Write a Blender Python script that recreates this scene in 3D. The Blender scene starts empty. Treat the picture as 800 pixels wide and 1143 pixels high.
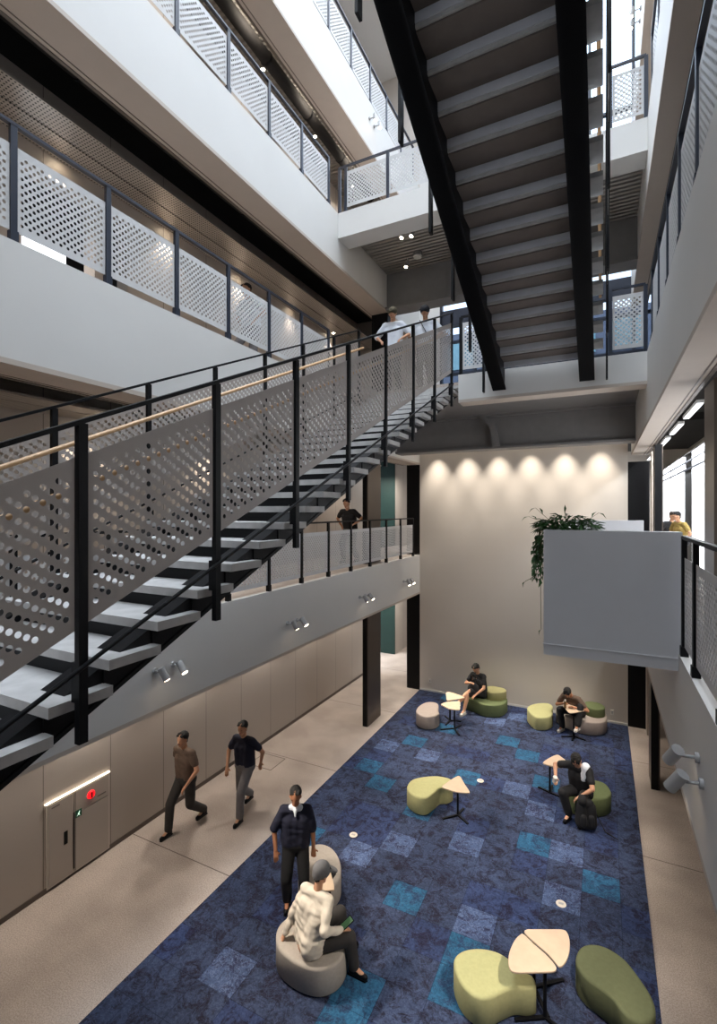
import bpy, bmesh, math, random
from mathutils import Vector, Matrix
C = bpy.context.scene.collection
PI = math.pi
random.seed(7)

# ------------------------------------------------------------------ materials
def nodes(name):
    m = bpy.data.materials.new(name); m.use_nodes = True
    nt = m.node_tree; b = nt.nodes['Principled BSDF']
    return m, nt, b
def lin(c):
    return tuple(((x/255/12.92) if x/255 <= .04045 else ((x/255+.055)/1.055)**2.4) for x in c) + (1,)
def mat(name, rgb, rough=.6, metal=0., var=.06, scale=6., bump=0., bscale=200., spec=.5):
    m, nt, b = nodes(name)
    c = lin(rgb)
    n = nt.nodes.new('ShaderNodeTexNoise'); n.inputs['Scale'].default_value = scale; n.inputs['Detail'].default_value = 4
    tc = nt.nodes.new('ShaderNodeTexCoord'); nt.links.new(tc.outputs['Object'], n.inputs['Vector'])
    r = nt.nodes.new('ShaderNodeValToRGB')
    r.color_ramp.elements[0].position = .3; r.color_ramp.elements[1].position = .7
    r.color_ramp.elements[0].color = tuple(max(0, x*(1-var)) for x in c[:3]) + (1,)
    r.color_ramp.elements[1].color = tuple(min(1, x*(1+var)) for x in c[:3]) + (1,)
    nt.links.new(n.outputs['Fac'], r.inputs['Fac']); nt.links.new(r.outputs['Color'], b.inputs['Base Color'])
    b.inputs['Roughness'].default_value = rough; b.inputs['Metallic'].default_value = metal
    b.inputs['Specular IOR Level'].default_value = spec
    if bump:
        n2 = nt.nodes.new('ShaderNodeTexNoise'); n2.inputs['Scale'].default_value = bscale; n2.inputs['Detail'].default_value = 2
        nt.links.new(tc.outputs['Object'], n2.inputs['Vector'])
        bp = nt.nodes.new('ShaderNodeBump'); bp.inputs['Strength'].default_value = bump; bp.inputs['Distance'].default_value = .01
        nt.links.new(n2.outputs['Fac'], bp.inputs['Height']); nt.links.new(bp.outputs['Normal'], b.inputs['Normal'])
    return m
def emis(name, rgb, s):
    m, nt, b = nodes(name)
    b.inputs['Base Color'].default_value = lin(rgb); b.inputs['Emission Color'].default_value = lin(rgb)
    b.inputs['Emission Strength'].default_value = s
    return m
WHITE = mat('white_paint', (214, 212, 208), .55, var=.015, scale=1.5)
WALLP = mat('wall_paint', (196, 188, 178), .6, var=.02, scale=1.2)
BACKW = mat('back_wall_paint', (206, 198, 188), .6, var=.02, scale=1.0)
LIPM = mat('soffit_paint', (190, 178, 166), .6, var=.02)
BLACK = mat('black_steel', (12, 12, 15), .5, var=.1, spec=.2)
NAVY = mat('dark_blue_grey_steel', (38, 44, 58), .4, var=.08)
DARK = mat('dark_ceiling', (26, 24, 23), .8, var=.2, scale=2)
BEAMG = mat('grey_beam_paint', (122, 119, 117), .6, var=.05)
PERF = mat('perforated_sheet', (204, 203, 202), .45, var=.03, spec=.4)
TREAD = mat('pale_stone_tread', (178, 176, 174), .55, var=.12, scale=9)
RISER = mat('stair_riser_back', (196, 198, 204), .6, var=.05)
SOFF = mat('stair_soffit', (98, 89, 83), .7, var=.08)
WOOD = mat('handrail_wood', (176, 140, 100), .45, var=.12, scale=14)
PLY = mat('birch_ply', (206, 182, 156), .5, var=.06, scale=8)
BRONZE = mat('bronze_cladding', (84, 74, 66), .4, metal=.3, var=.06, scale=3)
GREEN = mat('deep_green_wall', (8, 44, 38), .6, var=.08)
GREYF = mat('fixture_grey', (168, 166, 164), .4, var=.02)
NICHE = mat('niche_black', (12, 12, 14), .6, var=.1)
STEEL = mat('brushed_steel', (150, 148, 142), .35, metal=.9, var=.1)
LAMPW = emis('lamp_lens_warm', (255, 232, 200), 25)
LAMPS = emis('lamp_lens_small', (255, 236, 208), 60)
STRIP = emis('light_line', (255, 238, 214), 3.5)
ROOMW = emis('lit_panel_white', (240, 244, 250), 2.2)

def deck_mat():
    m, nt, b = nodes('corrugated_deck')
    b.inputs['Base Color'].default_value = lin((150, 146, 140)); b.inputs['Metallic'].default_value = .45; b.inputs['Roughness'].default_value = .4
    tc = nt.nodes.new('ShaderNodeTexCoord'); w = nt.nodes.new('ShaderNodeTexWave'); w.wave_type = 'BANDS'; w.bands_direction = 'Y'
    w.inputs['Scale'].default_value = 2.6; w.inputs['Distortion'].default_value = .4; w.inputs['Detail'].default_value = 1
    nt.links.new(tc.outputs['Object'], w.inputs['Vector'])
    bp = nt.nodes.new('ShaderNodeBump'); bp.inputs['Strength'].default_value = .9; bp.inputs['Distance'].default_value = .04
    nt.links.new(w.outputs['Fac'], bp.inputs['Height']); nt.links.new(bp.outputs['Normal'], b.inputs['Normal'])
    return m
DECK = deck_mat()
def perfceil_mat():
    m, nt, b = nodes('perforated_ceiling_metal')
    tc = nt.nodes.new('ShaderNodeTexCoord'); mp = nt.nodes.new('ShaderNodeMapping'); mp.inputs['Scale'].default_value = (22, 22, 22)
    nt.links.new(tc.outputs['Object'], mp.inputs['Vector'])
    v = nt.nodes.new('ShaderNodeTexVoronoi'); v.inputs['Randomness'].default_value = 0; v.inputs['Scale'].default_value = 1; v.voronoi_dimensions = '2D'
    nt.links.new(mp.outputs['Vector'], v.inputs['Vector'])
    g = nt.nodes.new('ShaderNodeMath'); g.operation = 'GREATER_THAN'; g.inputs[1].default_value = .26
    nt.links.new(v.outputs['Distance'], g.inputs[0])
    mx = nt.nodes.new('ShaderNodeMix'); mx.data_type = 'RGBA'
    mx.inputs[6].default_value = lin((30, 28, 27)); mx.inputs[7].default_value = lin((176, 168, 158))
    nt.links.new(g.outputs[0], mx.inputs[0]); nt.links.new(mx.outputs[2], b.inputs['Base Color'])
    b.inputs['Metallic'].default_value = .2; b.inputs['Roughness'].default_value = .35
    return m
PCEIL = perfceil_mat()
def concrete_mat():
    m, nt, b = nodes('speckled_concrete_floor')
    tc = nt.nodes.new('ShaderNodeTexCoord')
    n1 = nt.nodes.new('ShaderNodeTexNoise'); n1.inputs['Scale'].default_value = 1.3; n1.inputs['Detail'].default_value = 5
    n2 = nt.nodes.new('ShaderNodeTexNoise'); n2.inputs['Scale'].default_value = 70; n2.inputs['Detail'].default_value = 3
    for n in (n1, n2): nt.links.new(tc.outputs['Object'], n.inputs['Vector'])
    r1 = nt.nodes.new('ShaderNodeValToRGB'); r1.color_ramp.elements[0].position = .35; r1.color_ramp.elements[1].position = .68
    r1.color_ramp.elements[0].color = lin((176, 163, 153)); r1.color_ramp.elements[1].color = lin((200, 187, 176))
    r2 = nt.nodes.new('ShaderNodeValToRGB'); r2.color_ramp.elements[0].position = .35; r2.color_ramp.elements[1].position = .62
    r2.color_ramp.elements[0].color = (.55, .53, .52, 1); r2.color_ramp.elements[1].color = (1, 1, 1, 1)
    nt.links.new(n1.outputs['Fac'], r1.inputs['Fac']); nt.links.new(n2.outputs['Fac'], r2.inputs['Fac'])
    mx = nt.nodes.new('ShaderNodeMix'); mx.data_type = 'RGBA'; mx.blend_type = 'MULTIPLY'; mx.inputs[0].default_value = .75
    nt.links.new(r1.outputs['Color'], mx.inputs[6]); nt.links.new(r2.outputs['Color'], mx.inputs[7])
    # thin control joints every 3.1 m along the corridor
    sp = nt.nodes.new('ShaderNodeSeparateXYZ'); nt.links.new(tc.outputs['Object'], sp.inputs[0])
    a = nt.nodes.new('ShaderNodeMath'); a.operation = 'ADD'; a.inputs[1].default_value = -5.34+31
    nt.links.new(sp.outputs['Y'], a.inputs[0])
    mo = nt.nodes.new('ShaderNodeMath'); mo.operation = 'MODULO'; mo.inputs[1].default_value = 3.1; nt.links.new(a.outputs[0], mo.inputs[0])
    lt = nt.nodes.new('ShaderNodeMath'); lt.operation = 'LESS_THAN'; lt.inputs[1].default_value = .014; nt.links.new(mo.outputs[0], lt.inputs[0])
    m3 = nt.nodes.new('ShaderNodeMix'); m3.data_type = 'RGBA'; m3.inputs[7].default_value = lin((92, 80, 74))
    nt.links.new(lt.outputs[0], m3.inputs[0]); nt.links.new(mx.outputs[2], m3.inputs[6])
    nt.links.new(m3.outputs[2], b.inputs['Base Color']); b.inputs['Roughness'].default_value = .7
    return m
CONC = concrete_mat()
def carpet_mat(name, base, deep, streak, amt):
    """woven tile: broad clouding, purple-black blotches and thin pale scratches"""
    m, nt, b = nodes(name)
    tc = nt.nodes.new('ShaderNodeTexCoord')
    def noise(sc, det, dist=0., rough=.6):
        n = nt.nodes.new('ShaderNodeTexNoise'); n.inputs['Scale'].default_value = sc; n.inputs['Detail'].default_value = det
        n.inputs['Distortion'].default_value = dist; n.inputs['Roughness'].default_value = rough
        nt.links.new(tc.outputs['Object'], n.inputs['Vector']); return n
    def ramp(n, p0, p1, c0, c1):
        r = nt.nodes.new('ShaderNodeValToRGB'); e = r.color_ramp.elements
        e[0].position = p0; e[1].position = p1; e[0].color = c0; e[1].color = c1
        nt.links.new(n.outputs['Fac'], r.inputs['Fac']); return r
    def mix(fac, a, c, bt='MIX'):
        x = nt.nodes.new('ShaderNodeMix'); x.data_type = 'RGBA'; x.blend_type = bt
        if isinstance(fac, float): x.inputs[0].default_value = fac
        else: nt.links.new(fac, x.inputs[0])
        for i, s in ((6, a), (7, c)):
            if isinstance(s, tuple): x.inputs[i].default_value = s
            else: nt.links.new(s, x.inputs[i])
        return x.outputs[2]
    k = lin(base); 
    cl = ramp(noise(.8, 3), .35, .68, tuple(x*.72 for x in k[:3])+(1,), tuple(x*1.25 for x in k[:3])+(1,))
    blot = ramp(noise(5.2, 9, .8, .8), .47, .57, (0, 0, 0, 1), (1, 1, 1, 1))
    c = mix(blot.outputs['Color'], cl.outputs['Color'], lin(deep))
    fine = ramp(noise(42, 3, .3), .35, .65, (.62, .62, .66, 1), (1.25, 1.25, 1.2, 1))
    c = mix(.8, c, fine.outputs['Color'], 'MULTIPLY')
    sc = nt.nodes.new('ShaderNodeTexNoise'); sc.inputs['Scale'].default_value = 9; sc.inputs['Detail'].default_value = 6; sc.inputs['Distortion'].default_value = 2.5
    nt.links.new(tc.outputs['Object'], sc.inputs['Vector'])
    rr = nt.nodes.new('ShaderNodeValToRGB'); e = rr.color_ramp.elements
    e[0].position = .47; e[0].color = (0, 0, 0, 1); e[1].position = .5; e[1].color = (amt, amt, amt, 1); x = e.new(.53); x.color = (0, 0, 0, 1)
    nt.links.new(sc.outputs['Fac'], rr.inputs['Fac'])
    c = mix(rr.outputs['Color'], c, lin(streak))
    # seams between the squares
    sp = nt.nodes.new('ShaderNodeSeparateXYZ'); nt.links.new(tc.outputs['Object'], sp.inputs[0])
    ms = []
    for ax, off in (('X', 1.2+46.8), ('Y', -7.74+46.8)):
        a = nt.nodes.new('ShaderNodeMath'); a.operation = 'ADD'; a.inputs[1].default_value = off; nt.links.new(sp.outputs[ax], a.inputs[0])
        q = nt.nodes.new('ShaderNodeMath'); q.operation = 'MODULO'; q.inputs[1].default_value = .468; nt.links.new(a.outputs[0], q.inputs[0])
        l = nt.nodes.new('ShaderNodeMath'); l.operation = 'LESS_THAN'; l.inputs[1].default_value = .007; nt.links.new(q.outputs[0], l.inputs[0]); ms.append(l)
    mxn = nt.nodes.new('ShaderNodeMath'); mxn.operation = 'MAXIMUM'; nt.links.new(ms[0].outputs[0], mxn.inputs[0]); nt.links.new(ms[1].outputs[0], mxn.inputs[1])
    fm = nt.nodes.new('ShaderNodeMath'); fm.operation = 'MULTIPLY'; fm.inputs[1].default_value = .55; nt.links.new(mxn.outputs[0], fm.inputs[0])
    c = mix(fm.outputs[0], c, lin((18, 20, 40)))
    nt.links.new(c, b.inputs['Base Color']); b.inputs['Roughness'].default_value = .95; b.inputs['Specular IOR Level'].default_value = .15
    return m
CARP = carpet_mat('carpet_navy', (57, 67, 92), (37, 36, 50), (94, 108, 146), .25)
CARP2 = carpet_mat('carpet_teal', (46, 92, 124), (42, 60, 88), (76, 124, 154), .3)
CARP3 = carpet_mat('carpet_pale', (76, 92, 126), (48, 52, 78), (118, 134, 168), .6)
CARP4 = carpet_mat('carpet_slate', (54, 66, 100), (36, 35, 54), (80, 94, 132), .2)
def fabric(name, rgb): return mat(name, rgb, .9, var=.05, scale=30, bump=.25, bscale=260, spec=.2)
F_YEL = fabric('fabric_pale_lime', (176, 174, 126)); F_OLI = fabric('fabric_olive', (98, 102, 74)); F_GRY = fabric('fabric_warm_grey', (176, 168, 158))
F_GRN = fabric('fabric_moss_green', (100, 110, 76)); F_YG = fabric('fabric_light_moss', (150, 146, 104)); F_PINK = fabric('fabric_greige', (164, 152, 144))
SKIN = mat('skin', (198, 150, 120), .5, var=.05, spec=.3); SKIN2 = mat('skin_tan', (170, 118, 88), .5, var=.05, spec=.3)
HAIR = mat('hair_black', (15, 12, 11), .75, var=.2, scale=40); HAIRB = mat('hair_brown', (52, 36, 28), .45, var=.2, scale=40)
T_BLK = mat('cloth_black', (20, 20, 23), .85, var=.15, scale=12); T_NAVY = mat('cloth_navy', (24, 27, 48), .85, var=.12, scale=12)
T_CRM = mat('cloth_cream', (214, 204, 188), .85, var=.06, scale=14); T_WHT = mat('cloth_white', (222, 228, 236), .85, var=.04, scale=14)
T_DGR = mat('cloth_dark_grey', (50, 47, 45), .85, var=.12, scale=12); T_YEL = mat('cloth_yellow', (160, 136, 74), .85, var=.08, scale=14)
T_BRN = mat('cloth_brown', (96, 78, 66), .85, var=.15, scale=14); T_GRY = mat('cloth_grey', (112, 110, 112), .85, var=.1, scale=14)
CAPG = mat('cap_grey', (104, 104, 106), .8, var=.08, scale=20); CAPB = mat('cap_black_patch', (26, 27, 30), .8, var=.1)
SHOEW = mat('shoe_white', (220, 216, 208), .6, var=.05); EYE = mat('eye_dark', (20, 14, 12), .3); LIP = mat('lip', (160, 88, 78), .5)
LEAF = mat('leaf_green', (44, 84, 34), .5, var=.3, scale=25); VINE = mat('vine_stem', (70, 78, 40), .7)
GLASSD = mat('phone_black', (12, 12, 16), .15); SCRN = emis('phone_screen', (60, 96, 62), .15)

# ------------------------------------------------------------------ mesh helpers
class M:
    def __init__(s): s.v = []; s.f = []; s.sm = []
    def add(s, v, f, smooth=False):
        o = len(s.v); s.v += [tuple(p) for p in v]; s.f += [tuple(i+o for i in q) for q in f]; s.sm += [smooth]*len(f); return s
    def box(s, x0, x1, y0, y1, z0, z1):
        v = [(x, y, z) for x in (x0, x1) for y in (y0, y1) for z in (z0, z1)]
        return s.add(v, [(0, 1, 3, 2), (4, 6, 7, 5), (0, 4, 5, 1), (2, 3, 7, 6), (0, 2, 6, 4), (1, 5, 7, 3)])
    def prism(s, pts, a, b):
        """polygon pts (3D tuples) pushed by vector from a to b offsets"""
        n = len(pts); A = [Vector(p)+Vector(a) for p in pts]; B = [Vector(p)+Vector(b) for p in pts]
        return s.add(A+B, [tuple(range(n))[::-1], tuple(range(n, 2*n))]+[(i, (i+1) % n, n+(i+1) % n, n+i) for i in range(n)])
    def tube(s, p0, p1, r0, r1=None, n=10, caps=True):
        r1 = r0 if r1 is None else r1
        p0, p1 = Vector(p0), Vector(p1); d = (p1-p0).normalized(); u = d.orthogonal().normalized(); w = d.cross(u)
        v = [p+(u*math.cos(2*PI*i/n)+w*math.sin(2*PI*i/n))*r for p, r in ((p0, r0), (p1, r1)) for i in range(n)]
        f = [(i, (i+1) % n, n+(i+1) % n, n+i) for i in range(n)]
        s.add(v, f, True)
        if caps: s.add(v[:n], [tuple(range(n))[::-1]]); s.add(v[n:], [tuple(range(n))])
        return s
    def bar(s, p0, p1, w, h):
        """rectangular bar between points; w horizontal width, h the other"""
        p0, p1 = Vector(p0), Vector(p1); d = (p1-p0).normalized()
        side = d.cross(Vector((0, 0, 1)))
        side = side.normalized() if side.length > 1e-4 else Vector((1, 0, 0))
        up = side.cross(d).normalized()
        v = [p+side*a*w/2+up*b*h/2 for p in (p0, p1) for a, b in ((-1, -1), (1, -1), (1, 1), (-1, 1))]
        return s.add(v, [(3, 2, 1, 0), (4, 5, 6, 7), (0, 1, 5, 4), (1, 2, 6, 5), (2, 3, 7, 6), (3, 0, 4, 7)])
    def cap(s, p0, p1, r0, r1, n=14, k=4):
        """closed tapered capsule"""
        p0, p1 = Vector(p0), Vector(p1); d = p1-p0
        if d.length < 1e-5: d = Vector((0, 0, 1e-4)); p1 = p0+d
        d = d.normalized(); u = d.orthogonal().normalized(); w = d.cross(u)
        rings = [(p0-d*r0*math.cos(t), r0*math.sin(t)) for t in [PI/2*(i)/k for i in range(1, k+1)]]
        rings += [(p1+d*r1*math.sin(t), r1*math.cos(t)) for t in [PI/2*i/k for i in range(0, k)]]
        v = [p0-d*r0]; 
        for c, r in rings: v += [c+(u*math.cos(2*PI*i/n)+w*math.sin(2*PI*i/n))*r for i in range(n)]
        v.append(p1+d*r1); f = [(0, 1+(i+1) % n, 1+i) for i in range(n)]
        for j in range(len(rings)-1):
            a = 1+j*n; f += [(a+i, a+(i+1) % n, a+n+(i+1) % n, a+n+i) for i in range(n)]
        a = 1+(len(rings)-1)*n; L = len(v)-1
        f += [(a+i, a+(i+1) % n, L) for i in range(n)]
        return s.add(v, f, True)
    def ell(s, c, r, rot=None, n=18, k=10):
        c = Vector(c); v = []; f = []
        R = rot or Matrix.Identity(3)
        v.append(c+R@Vector((0, 0, -r[2])))
        for j in range(1, k):
            t = -PI/2+PI*j/k
            v += [c+R@Vector((r[0]*math.cos(t)*math.cos(2*PI*i/n), r[1]*math.cos(t)*math.sin(2*PI*i/n), r[2]*math.sin(t))) for i in range(n)]
        v.append(c+R@Vector((0, 0, r[2])))
        f += [(0, 1+(i+1) % n, 1+i) for i in range(n)]
        for j in range(k-2):
            a = 1+j*n; f += [(a+i, a+(i+1) % n, a+n+(i+1) % n, a+n+i) for i in range(n)]
        a = 1+(k-2)*n; f += [(a+i, a+(i+1) % n, len(v)-1) for i in range(n)]
        return s.add(v, f, True)
    def build(s, name, m, parent=None, kind=None, off=None, smooth=None):
        me = bpy.data.meshes.new(name)
        o0 = Vector(off) if off is not None else (parent.location.copy() if parent is not None and parent.parent is None and parent.type == 'EMPTY' and not parent.get('_local') else Vector((0, 0, 0)))
        me.from_pydata([tuple(Vector(p)-o0) for p in s.v], [], s.f)
        me.polygons.foreach_set('use_smooth', s.sm if smooth is None else [smooth]*len(s.f))
        if isinstance(m, (list, tuple)):
            for x in m: me.materials.append(x)
        else: me.materials.append(m)
        me.update()
        o = bpy.data.objects.new(name, me); C.objects.link(o)
        if parent is not None: o.parent = parent
        if kind: o['kind'] = kind
        return o
def struct(name, mesh, m): return mesh.build(name, m, kind='structure')
def tag(o, label, cat, group=None, kind=None):
    o['label'] = label; o['category'] = cat
    if group: o['group'] = group
    if kind: o['kind'] = kind
    return o
def thing(name, label, cat, loc=(0, 0, 0), rz=0, group=None):
    o = bpy.data.objects.new(name, None); C.objects.link(o); o.empty_display_size = .1
    o.location = loc; o.rotation_euler = (0, 0, rz)
    if rz: o['_local'] = 1
    return tag(o, label, cat, group)
def link_copy(src, parent, off):
    c = src.copy(); C.objects.link(c); c.parent = parent; c.location = Vector(src.location)+Vector(off); return c
def bevel(o, w, seg=2):
    b = o.modifiers.new('bevel', 'BEVEL'); b.width = w; b.segments = seg; b.limit_method = 'ANGLE'; return o
def catmull(pts, sub=5):
    n = len(pts); out = []
    for i in range(n):
        p0, p1, p2, p3 = [Vector(pts[(i+j-1) % n]) for j in range(4)]
        for k in range(sub):
            t = k/sub
            out.append(.5*((2*p1)+(p2-p0)*t+(2*p0-5*p1+4*p2-p3)*t*t+(3*p1-p0-3*p2+p3)*t**3))
    return out
def area2(p): return sum(p[i][0]*p[(i+1) % len(p)][1]-p[(i+1) % len(p)][0]*p[i][1] for i in range(len(p)))/2
def inset(p, d):
    n = len(p); o = []
    for i in range(n):
        t = (Vector(p[(i+1) % n])-Vector(p[i-1])).normalized(); o.append(Vector((p[i][0]-t.y*d, p[i][1]+t.x*d)))
    return o
def soft_prism(mm, pts, z0, z1, r, rb=.01, seg=6):
    """closed outline extruded upward with rounded top edge; pts counter-clockwise"""
    if area2(pts) < 0: pts = pts[::-1]
    n = len(pts); rings = [(inset(pts, rb), z0), (pts, z0+rb)]
    for k in range(seg+1):
        a = PI/2*k/seg; rings.append((inset(pts, r*(1-math.cos(a))), z1-r+r*math.sin(a)))
    v = []; f = []
    for q, z in rings: v += [(x[0], x[1], z) for x in q]
    for j in range(len(rings)-1):
        f += [(j*n+i, j*n+(i+1) % n, (j+1)*n+(i+1) % n, (j+1)*n+i) for i in range(n)]
    mm.add(v, f, True)
    L = (len(rings)-1)*n; c = Vector((0, 0))
    for q in rings[-1][0]: c += Vector(q[:2])
    c /= n
    # domed top fan with a mid ring
    top = rings[-1][0]; mid = [c+(Vector(q[:2])-c)*.5 for q in top]
    tv = [(q[0], q[1], z1) for q in top]+[(q[0], q[1], z1+.004) for q in mid]+[(c.x, c.y, z1+.005)]
    mm.add(tv, [(i, (i+1) % n, n+(i+1) % n, n+i) for i in range(n)]+[(n+i, n+(i+1) % n, 2*n) for i in range(n)], True)
    mm.add([(x[0], x[1], z0) for x in rings[0][0]], [tuple(range(n))[::-1]])
    return mm

# ------------------------------------------------------------------ perforated sheet
def perf_sheet(L, z0, z1, slope=0., cw=.036, ch=.072, r=.0158, n=12, th=.003, axis='y'):
    """sheet in the (u,z) plane from u=0..L; stands at x=0. slope shears z by u. holes are real."""
    mg = .02; nc = int((L-2*mg)/cw); v = []; f = []
    u0 = (L-nc*cw)/2
    H = z1-z0
    def V(u, z): v.append((u, z+slope*u)); return len(v)-1
    def quad(ua, ub, za, zb):
        i = [V(ua, za), V(ub, za), V(ub, zb), V(ua, zb)]; f.append(tuple(i))
    holes = []
    quad(0, u0, z0, z1); quad(L-u0, L, z0, z1)
    for c in range(nc):
        ua = u0+c*cw; ub = ua+cw
        nr = int((H-2*mg-ch/2)/ch); zs = z0+(H-nr*ch-ch/2)/2+(ch/2 if c % 2 else 0)
        quad(ua, ub, z0, zs); quad(ua, ub, zs+nr*ch, z1)
        for k in range(nr):
            za = zs+k*ch; cu, cz = ua+cw/2, za+ch/2
            out = []; inn = []
            for i in range(n):
                a = 2*PI*i/n
                dx, dz = math.cos(a), math.sin(a)
                t = min((cw/2)/abs(dx) if abs(dx) > 1e-6 else 9, (ch/2)/abs(dz) if abs(dz) > 1e-6 else 9)
                ou, oz = dx*t, dz*t
                if i % (n//6) == 0 and i % (n//2) != 0: ou = math.copysign(cw/2, dx); oz = math.copysign(ch/2, dz)
                out.append(V(cu+ou, cz+oz))
                v.append((cu+r*dx, cz+slope*cu+r*dz)); inn.append(len(v)-1)
            for i in range(n):
                j = (i+1) % n; f.append((out[i], out[j], inn[j], inn[i]))
            holes.append(inn)
    N = len(v); P = []; 
    for s in (-th/2, th/2): P += [((s, u, z) if axis == 'y' else (u, s, z)) for u, z in v]
    F = [tuple(q) for q in f]+[tuple(i+N for i in q[::-1]) for q in f]
    for h in holes:
        F += [(h[i], h[(i+1) % len(h)], h[(i+1) % len(h)]+N, h[i]+N) for i in range(len(h))]
    a, b, c2, d = (0, z0), (L, z0), (L, z1), (0, z1)
    m = M(); m.add(P, F)
    E = [(u, z+slope*u) for u, z in (a, b, c2, d)]
    for i in range(4):
        p, q = E[i], E[(i+1) % 4]
        pp = [((s, u, z) if axis == 'y' else (u, s, z)) for (u, z) in (p, q) for s in (-th/2, th/2)]
        m.add(pp, [(0, 1, 3, 2)])
    return m
def mesh_of(m, name, mt):
    me = bpy.data.meshes.new(name); me.from_pydata([tuple(p) for p in m.v], [], m.f); me.materials.append(mt); return me
def place(name, me, parent, loc):
    o = bpy.data.objects.new(name, me); C.objects.link(o); o.parent = parent; o.location = Vector(loc)-parent.location; return o

# ================================================================== SETTING
XL, XR, WL, WR, YB, YN = -4.73, .6, -6.75, 2.6, 13.35, -3.0
LV = {2: (2.78, 3.9), 3: (6.5, 7.62), 4: (10.05, 11.12), 5: (13.35, 14.47)}
struct('floor', M().box(-10, 5.5, YN, 20, -.3, 0), CONC)
# carpet of square tiles laid over the floor
def build_carpet():
    x0, x1, y0, y1, z = -4.73, .53, YN, YB-.02, .012
    xs = sorted({x0, x1} | {round(-1.2+.468*i, 4) for i in range(-12, 8) if x0 < -1.2+.468*i < x1})
    ys = sorted({y0, y1} | {round(7.74+.468*i, 4) for i in range(-26, 14) if y0 < 7.74+.468*i < y1})
    teal = [(-.94, 7.98), (-2.35, 6.1), (-.04, 7.49), (-2.3, 9.4), (-1.91, 11.29), (-1.29, 10.64), (-3.24, 11.43), (-3.75, 10.2), (-3.6, 8.44), (-2.75, 7.75),
            (-4.04, 6.61), (-.9, 9.65), (-1.64, 5.61), (-3.74, 4.13), (-2.3, 4.58), (-4.0, 12.9), (-1.5, 5.3), (-.6, 12.9), (-4.2, 9.0), (-2.6, 4.4)]
    pale = [(-1.9, 7.5), (-3.29, 6.69), (-2.73, 7.15), (-3.42, 10.03), (-1.63, 9.3), (-1.18, 9.1), (-.64, 6.9), (-1.6, 6.08), (-2.07, 12.64), (-.3, 8.2), (-3.6, 4.2), (-2.35, 12.2), (-1.2, 3.7), (-4.3, 9.9)]
    cell = lambda p: (math.floor((p[0]+1.2)/.468), math.floor((p[1]-7.74)/.468))
    T = {cell(p): 1 for p in teal}; T.update({cell(p): 2 for p in pale})
    rnd = random.Random(3); m = M(); idx = []
    for i in range(len(xs)-1):
        for j in range(len(ys)-1):
            m.add([(xs[i], ys[j], z), (xs[i+1], ys[j], z), (xs[i+1], ys[j+1], z), (xs[i], ys[j+1], z)], [(0, 1, 2, 3)])
            c = cell(((xs[i]+xs[i+1])/2, (ys[j]+ys[j+1])/2))
            idx.append(T.get(c, 3 if rnd.random() < .22 else 0))
    for a, b in (((x0, y0), (x1, y0)), ((x1, y0), (x1, y1)), ((x1, y1), (x0, y1)), ((x0, y1), (x0, y0))):
        m.add([(*a, .001), (*b, .001), (*b, z), (*a, z)], [(0, 1, 2, 3)]); idx.append(0)
    o = m.build('carpet', [CARP, CARP2, CARP3, CARP4])
    o.data.polygons.foreach_set('material_index', idx)
    tag(o, 'navy blue tiled carpet with teal squares covering the ground floor of the hall', 'carpet')
build_carpet()

# left wall with panel joints, opening beyond the last column
def wall_panels():
    m, nt, b = nodes('left_wall_panels')
    tc = nt.nodes.new('ShaderNodeTexCoord'); sp = nt.nodes.new('ShaderNodeSeparateXYZ'); nt.links.new(tc.outputs['Object'], sp.inputs[0])
    a = nt.nodes.new('ShaderNodeMath'); a.operation = 'ADD'; a.inputs[1].default_value = -3.95+100.5*.98; nt.links.new(sp.outputs['Y'], a.inputs[0])
    q = nt.nodes.new('ShaderNodeMath'); q.operation = 'MODULO'; q.inputs[1].default_value = 1.005; nt.links.new(a.outputs[0], q.inputs[0])
    a.inputs[1].default_value = -3.95+1.005*20
    l = nt.nodes.new('ShaderNodeMath'); l.operation = 'LESS_THAN'; l.inputs[1].default_value = .012; nt.links.new(q.outputs[0], l.inputs[0])
    mx = nt.nodes.new('ShaderNodeMix'); mx.data_type = 'RGBA'; mx.inputs[6].default_value = lin((176, 167, 158)); mx.inputs[7].default_value = lin((118, 110, 104))
    nt.links.new(l.outputs[0], mx.inputs[0]); nt.links.new(mx.outputs[2], b.inputs['Base Color']); b.inputs['Roughness'].default_value = .5
    return m
WPAN = wall_panels()
w = M().box(WL-.25, WL, YN, 3.68, 0, 18).box(WL-.25, WL, 5.26, 13.9, 0, 18)
w.box(WL-.25, WL, 3.68, 5.26, 0, 7.62).box(WL-.25, WL, 3.68, 5.26, 9.72, 18)
w.box(WL-.25, WL, 4.7, 4.93, 7.62, 9.72)
w.box(-10, -6.68, 16.25, 20, 0, 7.3).box(WL-.25, WL, 13.9, 20, 7.3, 18)
struct('wall_left', w, WPAN)
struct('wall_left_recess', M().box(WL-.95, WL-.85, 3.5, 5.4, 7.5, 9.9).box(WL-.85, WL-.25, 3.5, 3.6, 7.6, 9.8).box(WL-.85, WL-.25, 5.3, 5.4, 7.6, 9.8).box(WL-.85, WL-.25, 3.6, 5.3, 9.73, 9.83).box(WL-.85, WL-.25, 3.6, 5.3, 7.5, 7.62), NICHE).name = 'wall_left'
struct('wall_left', M().box(-9.5, -6.69, 16.2, 16.245, 0, 7.3), GREEN)
struct('baseboard_left', M().box(WL, WL+.012, YN, 13.9, 0, .07), mat('dark_skirting', (88, 78, 72), .6))
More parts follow.
